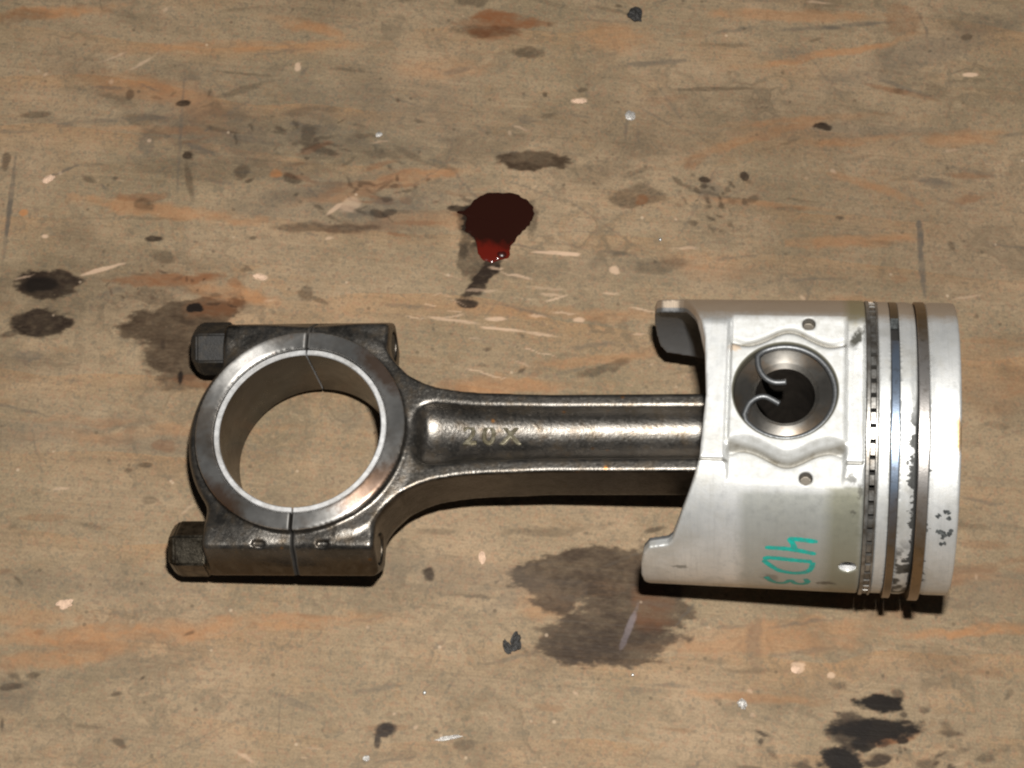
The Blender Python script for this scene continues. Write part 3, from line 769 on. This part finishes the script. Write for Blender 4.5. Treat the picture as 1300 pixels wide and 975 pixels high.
    hgt = t.ma('ADD', t.ma('MULTIPLY', turn, 0.6), t.ma('MULTIPLY', n3, 0.5))
    return t.set(base=c, metal=t.ma('MULTIPLY', t.mapr(groove, 0, 1, 0.70, 0.0), t.mapr(cast, 0, 1, 1.0, 0.30)), rough=t.ma('MAXIMUM', t.mapr(n2, 0.3, 0.7, 0.42, 0.56), t.ma('MAXIMUM', t.ma('MULTIPLY', groove, 0.9), t.ma('MULTIPLY', cast, 0.66))), normal=t.bump(hgt, 0.22, 0.0003))

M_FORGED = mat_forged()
M_FACE = mat_machined()
M_SHELL = mat_simple("bearing_shell_metal", (0.72, 0.72, 0.72), 0.75, 0.46, 0.2, (0.45, 0.42, 0.38), 0.5, 0.08, 0.09)
M_BOLT = mat_simple("bolt_steel", (0.125, 0.108, 0.082), 0.95, 0.32, 0.5, (0.030, 0.024, 0.016), 0.85, 0.3)
M_SLUDGE = mat_simple("bolt_steel_black_sludge", (0.006, 0.005, 0.004), 0.0, 0.55, 0.5, (0.040, 0.030, 0.018), 0.5, 0.3)
M_ALU = mat_aluminium()
M_PIN = mat_machined(True, (0.200, 0.188, 0.170), "turned_pin_steel", 0.36, 0.0, 31.0)
M_DARKBORE = mat_simple("dark_pin_bore", (0.052, 0.043, 0.035), 0.4, 0.5, 0.4)  # bore wall of the pin, darker than its end faces
M_SHELLIN = mat_simple("bearing_running_surface", (0.085, 0.080, 0.073), 0.9, 0.30, 0.45, (0.05, 0.036, 0.02), 0.7, 0.05, 0.05)
M_CLIP = mat_simple("spring_wire", (0.15, 0.155, 0.16), 0.8, 0.45, 0.2)
M_OILRING = mat_simple("oil_ring_steel", (0.36, 0.35, 0.33), 0.85, 0.36, 0.35, (0.13, 0.10, 0.07), 0.6)
M_INK = mat_simple("green_marker_ink", (0.006, 0.33, 0.27), 0.0, 0.45, 0.35, (0.05, 0.22, 0.19), 0.75, 0.02, 0.5)
M_CARBON_GAP_SHADE = mat_simple("carbon_and_gap_shade", (0.03, 0.033, 0.033), 0.0, 0.55, 0.3, (0.12, 0.13, 0.13), 0.6, 0.1, 0.8)
M_DIRT = mat_simple("ochre_dirt", (0.105, 0.090, 0.055), 0.6, 0.45, 0.6, (0.26, 0.235, 0.17), 0.7, 0.3, 0.5)

def mat_ring(name, mid, end):
    t = NT(name)
    s = t.sep(t.P)
    n1 = t.noise(t.P, 0.10, 4, 0.6)
    f = t.mapr(t.ma('ADD', t.ma('ABSOLUTE', t.ma('ADD', s[1], 8.0)), t.ma('MULTIPLY', t.ma('SUBTRACT', n1, 0.5), 30.0)), 20.0, 38.0)
    c = t.mix(f, mid, end)
    c = t.mix(t.mapr(t.noise(t.P, 0.5, 4, 0.6), 0.55, 0.75, 0, 0.5), c, (0.08, 0.06, 0.04))
    return t.set(base=c, metal=0.85, rough=0.34, normal=t.bump(t.noise(t.P, 1.5, 3), 0.1, 0.0003))
M_RING1 = mat_ring("top_ring_steel", (0.36, 0.34, 0.325), (0.23, 0.155, 0.085))
M_RING2 = mat_ring("second_ring_blued_steel", (0.20, 0.25, 0.33), (0.20, 0.145, 0.09))

# ------------------------------------------------------------------ the piston assembly
SLOPE = math.radians(8.165)
asm = link(bpy.data.objects.new("piston_assembly", None))
asm.empty_display_size = 0.02
asm.matrix_world = Matrix.Translation((0, 0, 0.04556)) @ Matrix.Rotation(-SLOPE, 4, 'Y')
tag(asm, "silver engine piston pinned to a dark forged connecting rod, lying on the stained wood", "engine piston")

XB, YAW = -166.68, 0.0347          # big-end centre along the rod, and the rod's swing about the pin
def part(o):                        # parts made in the rod's frame
    o.rotation_euler = (0, 0, YAW); return o

WX = np.array([-152, -145, -140, -136, -131, -125, -120, -112, -105, -80, 0.0])
WY = np.array([36, 35, 32, 27, 22.4, 19.2, 17.4, 16.0, 15.3, 14.3, 14.3])
TX = np.array([-135, -122, -107, -80, 0.0]); TY = np.array([12.6, 11.8, 10.2, 9.5, 9.3])

def rod_body(x, y, z):
    ay, az = np.abs(y), np.abs(z)
    xb = x - XB
    r2 = np.sqrt(xb * xb + y * y)
    def cyl(r, R, H, e):
        dx = r - R + e; dz = az - H + e
        return np.minimum(np.maximum(dx, dz), 0) + np.sqrt(np.maximum(dx, 0) ** 2 + np.maximum(dz, 0) ** 2) - e
    hoop = cyl(r2, 41.0, 11.6, 3.0)
    # bolt bosses
    qy = np.abs(ay - 38.0) - 10.6 + 8.6; qz = az - 12.8 + 8.6
    prof = np.minimum(np.maximum(qy, qz), 0) + np.sqrt(np.maximum(qy, 0) ** 2 + np.maximum(qz, 0) ** 2) - 8.6
    prof = smax(prof, 0.9 * ay + 0.44 * az - 43.2, 1.2)
    boss = smax(prof, np.abs(x + 168.4) - 30.0, 2.4)
    waist = 2.2 * np.exp(-((x - XB) / 9.0) ** 2)
    boss = boss + waist * np.clip((az - 4) / 8, 0, 1)
    d = smin(hoop, boss, 4.5)
    # shank with flared shoulders
    w = np.interp(x, WX, WY).astype(np.float32)
    sh = smax((ay - w) * 0.93, az - 12.0, 1.0)
    sh = np.maximum(sh, np.maximum(-(x + 150.0), x + 8.0))
    wt = np.interp(x, TX, TY).astype(np.float32)
    ex = np.maximum(0, -(x + 119.0)) / 11.5
    tr = (np.sqrt((y / wt) ** 2 + ((az - 12.6) / 7.8) ** 2 + ex ** 2) - 1) * 7.0
    tr = np.maximum(tr, x + 20.0)
    sh = smax(sh, -tr, 1.1)
    d = smin(d, sh, 3.2)
    # turned thrust face ring stands proud
    d = smin(d, cyl(r2, 36.9, 16.7, 0.5), 0.9)
    # small end
    r0 = np.sqrt(x * x + (y - 1.0) ** 2)
    d = smin(d, cyl(r0, 23.0, 13.2, 1.0), 3.0)
    d = np.maximum(d, 16.55 - r0)
    d = np.maximum(d, 30.75 - r2)
    # bolt holes through the bosses
    for s in (-1, 1):
        d = np.maximum(d, 5.6 - np.sqrt((y - s * 38.3) ** 2 + z * z))
    # punched oblong marks on the lower boss
    for cx in (-156.0, -178.5):
        mk = np.sqrt((np.maximum(np.abs(x - cx) - 1.3, 0) / 1.0) ** 2 + (y + 40.6) ** 2) - 0.95
        d = np.maximum(d, -np.maximum(mk, 11.2 - z))
    d = np.maximum(d, -(np.sqrt((x + 184.2) ** 2 + (y + 40.2) ** 2) - 0.8))if False else d
    return d

H = 0.6
def rod_half(x, y, z): return np.maximum(rod_body(x, y, z), XB + 0.16 - x)
def cap_half(x, y, z): return np.maximum(rod_body(x, y, z), x - XB + 0.16)

def rod_fmat(v, f):
    c = v[f].mean(1)
    r = np.hypot(c[:, 0] - XB, c[:, 1])
    return ((np.abs(c[:, 2]) > 15.6) & (r < 38)) | (r < 31.3)

v, f = surface_nets(rod_half, (XB - 2, -50, -18), (24.5, 50, 18), H)
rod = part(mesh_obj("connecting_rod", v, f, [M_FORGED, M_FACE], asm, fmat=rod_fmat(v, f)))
v, f = surface_nets(cap_half, (-212, -50, -18), (XB + 2, 50, 18), H)
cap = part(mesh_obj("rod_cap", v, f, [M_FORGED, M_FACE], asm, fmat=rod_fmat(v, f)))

# bearing shells, one half in the rod and one in the cap
prof = [(-15.4, 28.6), (-15.4, 30.2), (-15.2, 30.45), (15.2, 30.45), (15.5, 30.2), (15.5, 28.8), (15.2, 28.5), (-15.2, 28.5)]
for a0, par in ((-math.pi / 2, rod), (math.pi / 2, cap)):
    e = 0.012
    v, f = lathe(prof, 'z', 110, a0 + e, a0 + math.pi - e)
    v = v + np.array([XB, 0, 0])
    fm = [1 if (i % 8 == 6 and i < len(f) - 2) else 0 for i in range(len(f))]
    sharp(fix_normals(mesh_obj("bearing_shell", v, f, [M_SHELL, M_SHELLIN], par, fmat=fm)), 30)

# bolts: chamfered hexagon head against the cap, shank through to the shoulder
def bolt_mesh(yc, mat, name):
    bm = bmesh.new()
    def ring(x, rad, n, rot=0.0):
        return [bm.verts.new((x * MM, (yc + rad * math.cos(rot + 2 * math.pi * k / n)) * MM, rad * math.sin(rot + 2 * math.pi * k / n) * MM)) for k in range(n)]
    def bridge(a, b):
        for k in range(len(a)): bm.faces.new((a[k], a[(k + 1) % len(a)], b[(k + 1) % len(b)], b[k]))
    rot = math.radians(23)
    R = 9.9
    h = [ring(-198.2, R, 6, rot), ring(-209.0, R, 6, rot), ring(-211.6, R * 0.80, 6, rot)]
    bm.faces.new(h[0]); bridge(h[0], h[1]); bridge(h[1], h[2])
    c = [ring(-212.0, 6.5, 6, rot)]
    bridge(h[2], c[0]); bm.faces.new(c[0][::-1])
    w = [ring(-197.2, 8.8, 40), ring(-198.4, 8.8, 40)]
    bm.faces.new(w[0]); bridge(w[0], w[1]); bm.faces.new(w[1][::-1])
    s = [ring(-198.0, 5.2, 28), ring(-139.6, 5.2, 28), ring(-138.9, 4.6, 28)]
    bm.faces.new(s[0]); bridge(s[0], s[1]); bridge(s[1], s[2]); bm.faces.new(s[2][::-1])
    bmesh.ops.recalc_face_normals(bm, faces=bm.faces)
    be = [e for e in bm.edges if len(e.link_faces) == 2 and e.calc_face_angle() > 0.3 and max(abs(vv.co.y - yc * MM) for vv in e.verts) < 0.012 and e.verts[0].co.x < -0.198]
    bmesh.ops.bevel(bm, geom=be, offset=0.0006, segments=2, affect='EDGES')
    me = bpy.data.meshes.new(name); bm.to_mesh(me); bm.free()
    me.materials.append(mat)
    me.polygons.foreach_set("use_smooth", np.ones(len(me.polygons), dtype=bool))
    return part(sharp(link(bpy.data.objects.new(name, me), asm), 28))
b1 = bolt_mesh(38.3, M_SLUDGE, "rod_bolt"); b1['label'] = "rod bolt with a black oily head"
b2 = bolt_mesh(-38.3, M_BOLT, "rod_bolt"); b2['label'] = "grey rod bolt with a clean hexagon head"

# raised forged characters in the web
def forged_text(body, x, y, z, size):
    cu = bpy.data.curves.new("forged_number", 'FONT')
    cu.body = body; cu.size = size * MM; cu.extrude = 0.35 * MM; cu.bevel_depth = 0.3 * MM; cu.bevel_resolution = 2
    cu.align_x = 'CENTER'; cu.align_y = 'CENTER'; cu.space_character = 1.35
    tmp = bpy.data.objects.new("forged_number", cu)
    COL.objects.link(tmp)
    dg = bpy.context.evaluated_depsgraph_get()
    me = bpy.data.meshes.new_from_object(tmp.evaluated_get(dg))
    bpy.data.objects.remove(tmp)
    me.materials.clear(); me.materials.append(M_DIRT)
    o = link(bpy.data.objects.new("forged_number", me), rod)
    o.location = (x * MM, y * MM, z * MM)
    return o
forged_text("20X", -100.8, 1.4, 5.0, 9.8)

# ---- piston
PY = 1.0                            # pin axis sits 1 mm off the centre line
AX = np.array([0, 27, 36, 50, 63, 65.5, 67.5, 72, 80, 90.0])
AM = np.array([-25.6, -26.8, -28.6, -32.3, -35.4, -37.0, -43.2, -45.2, -46.2, -46.6])
AMB = np.array([-24.5, -24.5, -24.6, -24.8, -26.0, -34.0, -43.0, -45.2, -46.2, -46.6])
TT = np.arange(-12, 24, 0.1)
HT = np.interp(TT, [-12, -1.8, 0.2, 1.5, 2.9, 24], [45.0, 44.8, 41.0, 37.6, 40.0, 40.0])
kk = np.exp(-0.5 * (np.arange(-12, 13) / 5.0) ** 2); kk /= kk.sum()
HT = np.convolve(np.pad(HT, 12, mode='edge'), kk, mode='valid')

def piston_sdf(x, y, z):
    az = np.abs(z)
    rr = np.sqrt(y * y + z * z)
    Rs = 50.0 * (1 + np.minimum(0, (x - 35) / 100) * 0.023)
    Rs = np.where(x > 25.4, 49.6, Rs)
    # land-edge chamfers round the two upper grooves and the crown corner
    ch = np.maximum(0, 1.0 - np.abs(x - 41.4) / 1.6) * 0.5 + np.maximum(0, 1.0 - np.abs(x - 46.2) / 1.4) * 0.4
    d = rr - (Rs - ch)
    d = smax(d, x - 55.8, 1.2)
    # boss flats (top and underside alike)
    yb = 16.6 + 5.6 * np.exp(-((x - 1.0) / 8.5) ** 2) + 1.6 * np.exp(-((np.abs(x - 0.8) - 19.0) / 3.5) ** 2)
    pad = np.interp(np.abs(y - 0.6) - yb, TT, HT).astype(np.float32)
    strip = 42.6 - 0.045 * y - 1.0 * np.exp(-((y + 23.0) / 0.5) ** 2)
    k = np.clip((x + 18.4) / 0.9, 0, 1) * np.clip((20.0 - x) / 1.2, 0, 1)
    Hh = strip * (1 - k) + pad * k - 1.0 * np.exp(-((x + 18.6) / 0.5) ** 2)
    flat = np.where(x < 25.4, az - Hh, -99.0)
    d = smax(d, flat, 0.7)
    # open end: long tongues on the thrust sides, cut back at the bosses
    a = np.degrees(np.arctan2(np.abs(y), az))
    xm = np.where(z > 0, np.interp(a, AX, AM), np.interp(a, AX, AMB)).astype(np.float32)
    d = smax(d, (xm - x) * 0.72, 0.6)
    # hollow inside, leaving the two pin bosses
    cav = np.maximum(np.maximum(rr - 44.6, x - 38.0), az - 33.5)
    r0 = np.sqrt(x * x + (y - PY) ** 2)
    boss = np.minimum(r0 - 22.5, np.maximum(np.abs(y) - 19.0, -x))
    boss = np.maximum(boss, 14.4 - az)
    cav = np.maximum(cav, -boss)
    d = np.maximum(d, -cav)
    # pin bore, with a small mouth chamfer
    d = np.maximum(d, 16.7 - r0)
    d = np.maximum(d, (17.2 - (45.3 - az) - r0) * 0.7)
    # ring grooves
    for xc, w in ((27.75, 3.9), (35.05, 2.9), (43.85, 3.8)):
        d = np.maximum(d, -np.maximum(np.abs(x - xc) - w / 2, 45.2 - rr))
    # drillings
    for (hx, hy, R) in ((7.2, 27.2, 2.2), (7.2, -27.4, 2.2)):
        d = np.maximum(d, -np.maximum(np.sqrt((x - hx) ** 2 + (y - hy) ** 2) - R, 36.0 - az))
    ang = math.radians(164.6)
    cy, cz = math.cos(ang), math.sin(ang)
    per = np.sqrt((x - 21.6) ** 2 + (y * -cz + z * cy) ** 2)
    d = np.maximum(d, -np.maximum(per - 2.8, 44.0 - (y * cy + z * cz)))
    return d

v, f = surface_nets(piston_sdf, (-48.5, -51, -51), (57.2, 51, 51), 0.5)
piston = mesh_obj("piston", v, f, M_ALU, asm)

# gudgeon pin: tube with a coned mouth
prof = [(-41.0, 16.2), (-41.4, 15.8), (-41.4, 11.2), (-40.0, 9.7), (40.0, 9.7), (41.4, 11.2), (41.6, 15.6), (41.2, 16.45)]
v, f = lathe(prof, 'z', 160)
fm = [1 if i % 8 == 3 else 0 for i in range(len(f))]
pin = sharp(fix_normals(mesh_obj("gudgeon_pin", v, f, [M_PIN, M_DARKBORE], asm, fmat=fm)), 30)
pin.location = (0, PY * MM, 0)

# wire circlip with its two hooked ends
zc = 42.9
Rw = 16.2
up = [(-9.2, 13.5), (-8.9, 10.2), (-7.6, 7.2), (-5.6, 5.2), (-3.1, 4.3), (0.3, 4.5)]
dn = [(-13.0, -7.4), (-11.7, -3.9), (-10.0, -1.9), (-8.0, -0.9), (-6.0, -0.9), (-3.9, -1.9), (-1.7, -3.2)]
ring = []
for k in range(0, 41):
    a = math.radians(118 - k * (118 + 140) / 40.0)
    ring.append((Rw * math.cos(a), PY + Rw * math.sin(a), zc))
path = catmull([(x, y, zc + 0.3) for x, y in reversed(up)], 6) + [Vector(p) for p in ring] + catmull([(x, y, zc + 0.3) for x, y in dn], 6)
v, f = tube(path, 0.95, 10)
mesh_obj("circlip", v, f, M_CLIP, asm)

# piston rings: sprung out of their grooves towards the lower side
def ring_mesh(name, x0, x1, ro, ri, mat, gap=None, off=(0, 0), n=220):
    e = 0.18
    prof = [(x0, ri), (x0, ro - e), (x0 + e, ro), (x1 - e, ro), (x1, ro - e), (x1, ri)]
    if gap: v, f = lathe(prof, 'x', n, math.radians(gap[1]), math.radians(gap[0] + 360))
    else: v, f = lathe(prof, 'x', n, math.radians(262.0), math.radians(260.0 + 360))
    v = v + np.array([0, off[0], off[1]])
    fm = [0] * (len(f) - 2) + [1, 1]  # ring ends painted black to stand for the shade in the gap
    return sharp(fix_normals(mesh_obj(name, v, f, [mat, M_CARBON_GAP_SHADE], piston, fmat=fm)), 30)
r1 = ring_mesh("piston_ring", 42.3, 45.6, 50.7, 46.6, M_RING1, None, (-1.1, 0.1)); r1['label'] = "wide brown stained top ring"
r2 = ring_mesh("piston_ring", 33.8, 36.3, 50.35, 46.4, M_RING2, (52.5, 67.0), (-0.9, 0.1)); r2['label'] = "blued middle ring with its open gap"
# slotted oil ring
V, F = [], []
def addm(v, f):
    b = len(V); V.extend([tuple(p) for p in v]); F.extend([tuple(i + b for i in q) for q in f])
for x0, x1, ro in ((25.95, 27.15, 50.1), (29.0, 29.6, 50.1)):
    addm(*lathe([(x0, 46.0), (x0, ro - 0.15), (x0 + 0.15, ro), (x1 - 0.15, ro), (x1, ro - 0.15), (x1, 46.0)], 'x', 220))
ns = 62
for k in range(ns):
    a0 = 2 * math.pi * k / ns
    w = 2 * math.pi / ns * (0.62 + 0.1 * rng.random())
    addm(*lathe([(27.1, 46.5), (27.1, 49.35), (27.4, 49.6), (28.8, 49.6), (29.05, 49.35), (29.05, 46.5)], 'x', 4, a0, a0 + w))
oil = fix_normals(mesh_obj("oil_ring", V, F, M_OILRING, piston)); sharp(oil, 30)
oil.location = (0, -0.3 * MM, 0)

# hand-written marker on the skirt: strokes laid on the curved surface
def ribbon_on_skirt(strokes, width, name, mat, lift=0.07, jitter=0.12, rad=None):
    V, F = [], []
    for S in strokes:
        S = [(x, th if th > 0 else th + 360.0) for x, th in S]
        P = catmull([(x, math.radians(th) * 50, 0) for x, th in S], 7) if len(S) > 2 else [Vector((S[0][0] + (S[1][0] - S[0][0]) * t, math.radians(S[0][1] + (S[1][1] - S[0][1]) * t) * 50, 0)) for t in np.linspace(0, 1, 10)]
        b = len(V); m = len(P)
        for i, p in enumerate(P):
            tg = (P[min(i + 1, m - 1)] - P[max(i - 1, 0)]).normalized(); s = Vector((-tg.y, tg.x, 0))
            endf = 0.55 if i in (0, m - 1) else 1.0
            w = width * 0.5 * endf * (1 + jitter * random.uniform(-1, 1))
            for k in (-1, -0.5, 0, 0.5, 1):
                q = p + s * w * k
                R = (rad if rad else 50.0 * (1 + min(0, (q.x - 35) / 100) * 0.023)) + lift
                a = q.y / 50.0
                V.append((q.x, R * math.cos(a), R * math.sin(a)))
        for i in range(m - 1):
            for k in range(4):
                F.append((b + i * 5 + k, b + i * 5 + k + 1, b + (i + 1) * 5 + k + 1, b + (i + 1) * 5 + k))
    o = mesh_obj(name, V, F, mat, piston)
    return o
INK = [[(11.62, 150.69), (3.15, 149.79), (3.7, 152.2), (4.42, 155.07)], [(-5.28, 154.66), (3.24, 155.14), (11.19, 157.16)],
       [(-5.82, 161.48), (-3.46, 160.48), (4.52, 161.34), (10.12, 161.8)],
       [(-5.81, 162.05), (-3.42, 165.47), (-0.42, 168.87), (3.46, 170.32), (6.14, 170.08), (8.49, 168.81), (9.78, 166.36), (10.42, 162.07)],
       [(-4.9, 174.6), (-3.6, 177.8), (-1.6, 180.5), (1.2, 180.6), (3.2, 177.4), (5.0, 180.4), (7.6, 180.6), (8.9, 178.0), (8.1, 175.0)]]
ribbon_on_skirt(INK, 1.9, "marker_writing", M_INK)
CARB = [[(48.82, 143.81), (50.47, 144.31), (52.03, 144.64)], [(51.7, 144.65), (51.37, 146.15), (50.88, 147.5)], [(53.84, 142.82), (53.13, 144.88), (52.67, 146.08)],
        [(50.16, 150.02), (52.35, 149.27)], [(48.75, 138.07), (49.91, 136.68)], [(50.88, 135.85), (52.07, 135.43), (52.85, 136.56)], [(52.17, 137.65), (53.24, 138.96)]]
ribbon_on_skirt(CARB, 1.35, "carbon_mark", M_CARBON_GAP_SHADE, 0.06, 0.45, 49.6)

# ------------------------------------------------------------------ spilled oil and litter on the table
def mat_oil():
    t = NT("dark_red_oil")
    s = t.sep(t.P)
    n = t.noise(t.P, 0.25, 4, 0.6)
    f = t.mapr(t.ma('MULTIPLY_ADD', t.ma('SUBTRACT', n, 0.5), 8.0, s[1]), -7.5, -11.5)
    c = t.mix(f, (0.015, 0.0042, 0.0026), (0.075, 0.0065, 0.0035))
    return t.set(base=c, rough=0.14, spec=0.4, metal=0.0)
M_OIL = mat_oil()
M_BEAD = mat_simple("oil_bead_surface", (0.03, 0.004, 0.003), 0.0, 0.30, 0.2, None, 0, 0.0)

def puddle():
    out = [(-116.1, 108.6), (-112.7, 111.7), (-107.3, 113.2), (-101.2, 113.4), (-95.5, 111.2), (-92.5, 107.3), (-92.5, 102.5), (-94.6, 98.9), (-96.9, 96.0), (-99.0, 92.4), (-100.2, 88.9), (-100.0, 86.7), (-101.4, 85.2), (-104.4, 84.1), (-107.3, 82.9), (-111.1, 84.6), (-112.6, 88.5), (-113.8, 92.4), (-115.8, 94.3), (-118.1, 96.1), (-117.9, 101.6), (-121.7, 103.3), (-118.2, 105.0)]
    C0 = Vector((-106.0, 100.0, 0))
    P = catmull([(x, y, 0) for x, y in out + out[:1]], 5)[:-1]
    P = [p + Vector((mnoise.noise(p * 0.5), mnoise.noise(p * 0.5 + Vector((9, 0, 0))), 0)) * 0.7 for p in P]
    V, F = [], []
    levels = [(1.0, 0.02), (0.985, 0.18), (0.95, 0.34), (0.86, 0.46), (0.6, 0.50), (0.3, 0.5)]
    m = len(P)
    drop = Vector((-103.1, 86.6, 0))
    def hgt(p, h): 
        return h + 0.9 * math.exp(-(((p - drop).length) / 1.5) ** 2) * (1 if h > 0.1 else 0)
    for sc, h in levels:
        for p in P:
            q = C0 + (p - C0) * sc
            V.append((q.x - C0.x, q.y - C0.y, hgt(q, h)))
    V.append((0, 0, 0.5))
    for l in range(len(levels) - 1):
        for i in range(m):
            j = (i + 1) % m
            F.append((l * m + i, l * m + j, (l + 1) * m + j, (l + 1) * m + i))
    for i in range(m):
        F.append(((len(levels) - 1) * m + i, (len(levels) - 1) * m + (i + 1) % m, len(V) - 1))
    o = fix_normals(mesh_obj("oil_puddle", V, F, M_OIL))
    o.location = (C0.x * MM, C0.y * MM, 0.0002)
    # the one raised bead at its lower edge that catches the light
    bm = bmesh.new(); bmesh.ops.create_icosphere(bm, subdivisions=4, radius=1.0)
    me = bpy.data.meshes.new("oil_bead")
    for vv in bm.verts: vv.co = Vector((vv.co.x * 1.9, vv.co.y * 1.6, vv.co.z * 1.0 + 0.35)) * MM
    bm.to_mesh(me); bm.free(); me.materials.append(M_BEAD)
    me.polygons.foreach_set("use_smooth", np.ones(len(me.polygons), dtype=bool))
    b = link(bpy.data.objects.new("oil_bead", me), o)
    b.location = ((drop.x - C0.x) * MM, (drop.y - C0.y) * MM, 0.0)
    tag(o, "wet dark red oil spill with a glinting bead, above the middle of the rod", "oil spill")
puddle()

M_RUBBER = mat_simple("black_crumb", (0.014, 0.013, 0.012), 0.0, 0.6, 0.4, (0.05, 0.045, 0.04), 0.5, 0.5, 1.0)
M_CHIPW = mat_simple("pale_wood_chip", (0.58, 0.40, 0.28), 0.0, 0.7, 0.3, None, 0, 0.4, 0.8)
M_GREY = mat_simple("grey_filings", (0.50, 0.48, 0.45), 0.4, 0.45, 0.5, (0.25, 0.22, 0.2), 0.5, 0.4, 1.2)
M_BRIGHT = mat_simple("bright_solder", (0.90, 0.90, 0.88), 0.9, 0.22, 0.1, None, 0, 0.0)

def lump(name, mat, x, y, rx, ry, h, seed, label, cat, rot=0.0, rough=0.35, sub=3, group=None):
    bm = bmesh.new(); bmesh.ops.create_icosphere(bm, subdivisions=sub, radius=1.0)
    o3 = Vector((seed * 7.3, seed * 3.1, seed))
    for vv in bm.verts:
        n = mnoise.noise(vv.co * 1.6 + o3) * rough + mnoise.noise(vv.co * 4.0 + o3) * rough * 0.5
        c = vv.co * (1 + n)
        vv.co = Vector((c.x * rx, c.y * ry, max(c.z, -0.75) * h * 0.55 + h * 0.41)) * MM
    me = bpy.data.meshes.new(name); bm.to_mesh(me); bm.free(); me.materials.append(mat)
    o = link(bpy.data.objects.new(name, me))
    o.location = (x * MM, y * MM, 0.0); o.rotation_euler = (0, 0, math.radians(rot))
    tag(o, label, cat, group)
    return o
lump("rubber_crumb", M_RUBBER, -58.0, 198.8, 2.67, 2.93, 2.2, 1, "black crumb near the top edge, right of the brown oil stain", "crumb", 20, 0.5, 3)
lump("rubber_crumb", M_RUBBER, -86.3, -64.6, 1.78, 3.26, 1.6, 2, "larger black crumb on bare wood below the rod, left of the olive stain", "crumb", -10, 0.55, 3)
lump("rubber_crumb", M_RUBBER, -89.2, -66.8, 1.19, 2.60, 1.2, 3, "smaller black crumb touching the left side of the crumb below the rod", "crumb", 30, 0.5, 3)
lump("paint_flake", M_GREY, -57.5, 152.3, 2.08, 1.95, 0.7, 4, "whitish paint flake above the pale brown stain, upper right of the oil spill", "flake", 10, 0.35, 3)
lump("solder_bead", M_BRIGHT, -116.6, -85.6, 0.77, 0.85, 1.4, 5, "bright round metal bead on bare wood low in the middle, above the dark speck", "bead", 0, 0.05, 3)
lump("solder_bead", M_BRIGHT, -43.1, 98.5, 0.71, 0.85, 1.2, 6, "bright round metal bead right of the oil spill, above the piston skirt", "bead", 0, 0.05, 3)
lump("paint_flake", M_GREY, -155.0, 134.7, 1.34, 0.98, 0.6, 7, "small white flake left of the long olive stain near the top", "flake", 15, 0.35, 3)
lump("metal_filings", M_GREY, -5.9, -80.3, 1.48, 1.63, 1.2, 8, "little heap of grey filings left of the black stains at lower right", "filings", 0, 0.6, 3)
lump("wood_chip", M_CHIPW, -245.9, -64.2, 2.67, 1.63, 0.9, 9, "pale wood chip with a ragged edge below the lower rod bolt, far left", "wood chip", 12, 0.5, 3)
lump("wood_chip", M_CHIPW, -279.3, 103.4, 2.38, 1.30, 0.8, 10, "orange tinted wood chip above the two dark oil spots at left", "wood chip", 40, 0.4, 3)
lump("wood_chip", M_CHIPW, -193.5, 69.1, 2.38, 0.98, 0.7, 11, "slim pale wood chip just above the upper rod bolt and big end", "wood chip", -8, 0.4, 3)
lump("wood_chip", M_CHIPW, -78.0, 156.9, 2.67, 0.98, 0.7, 12, "slim pale wood chip above the long olive stain, near the top", "wood chip", 3, 0.4, 3)
lump("metal_swarf", M_GREY, -106.7, -100.6, 4.16, 0.72, 0.6, 13, "thin grey curl of swarf beside the dark speck at the bottom", "swarf", 14, 0.5, 3)
lump("metal_filings", M_GREY, -134.4, -110.1, 1.07, 0.98, 0.8, 14, "tiny grey filing at the bottom edge, left of the dark speck", "filings", 0, 0.5, 3)
lump("solder_bead", M_BRIGHT, -44.6, -73.1, 0.59, 0.65, 0.9, 15, "tiny bright bead under the big olive stain beside the piston", "bead", 0, 0.05, 3)
lump("wood_chip", M_CHIPW, -100.7, -34.6, 1.19, 2.28, 0.7, 16, "greyish splinter under the middle of the rod", "wood chip", 10, 0.4, 3)
lump("wood_chip", M_CHIPW, 12.5, -66.3, 1.48, 1.30, 0.6, 17, "small tan wood chip below the piston skirt", "wood chip", 0, 0.4, 3)
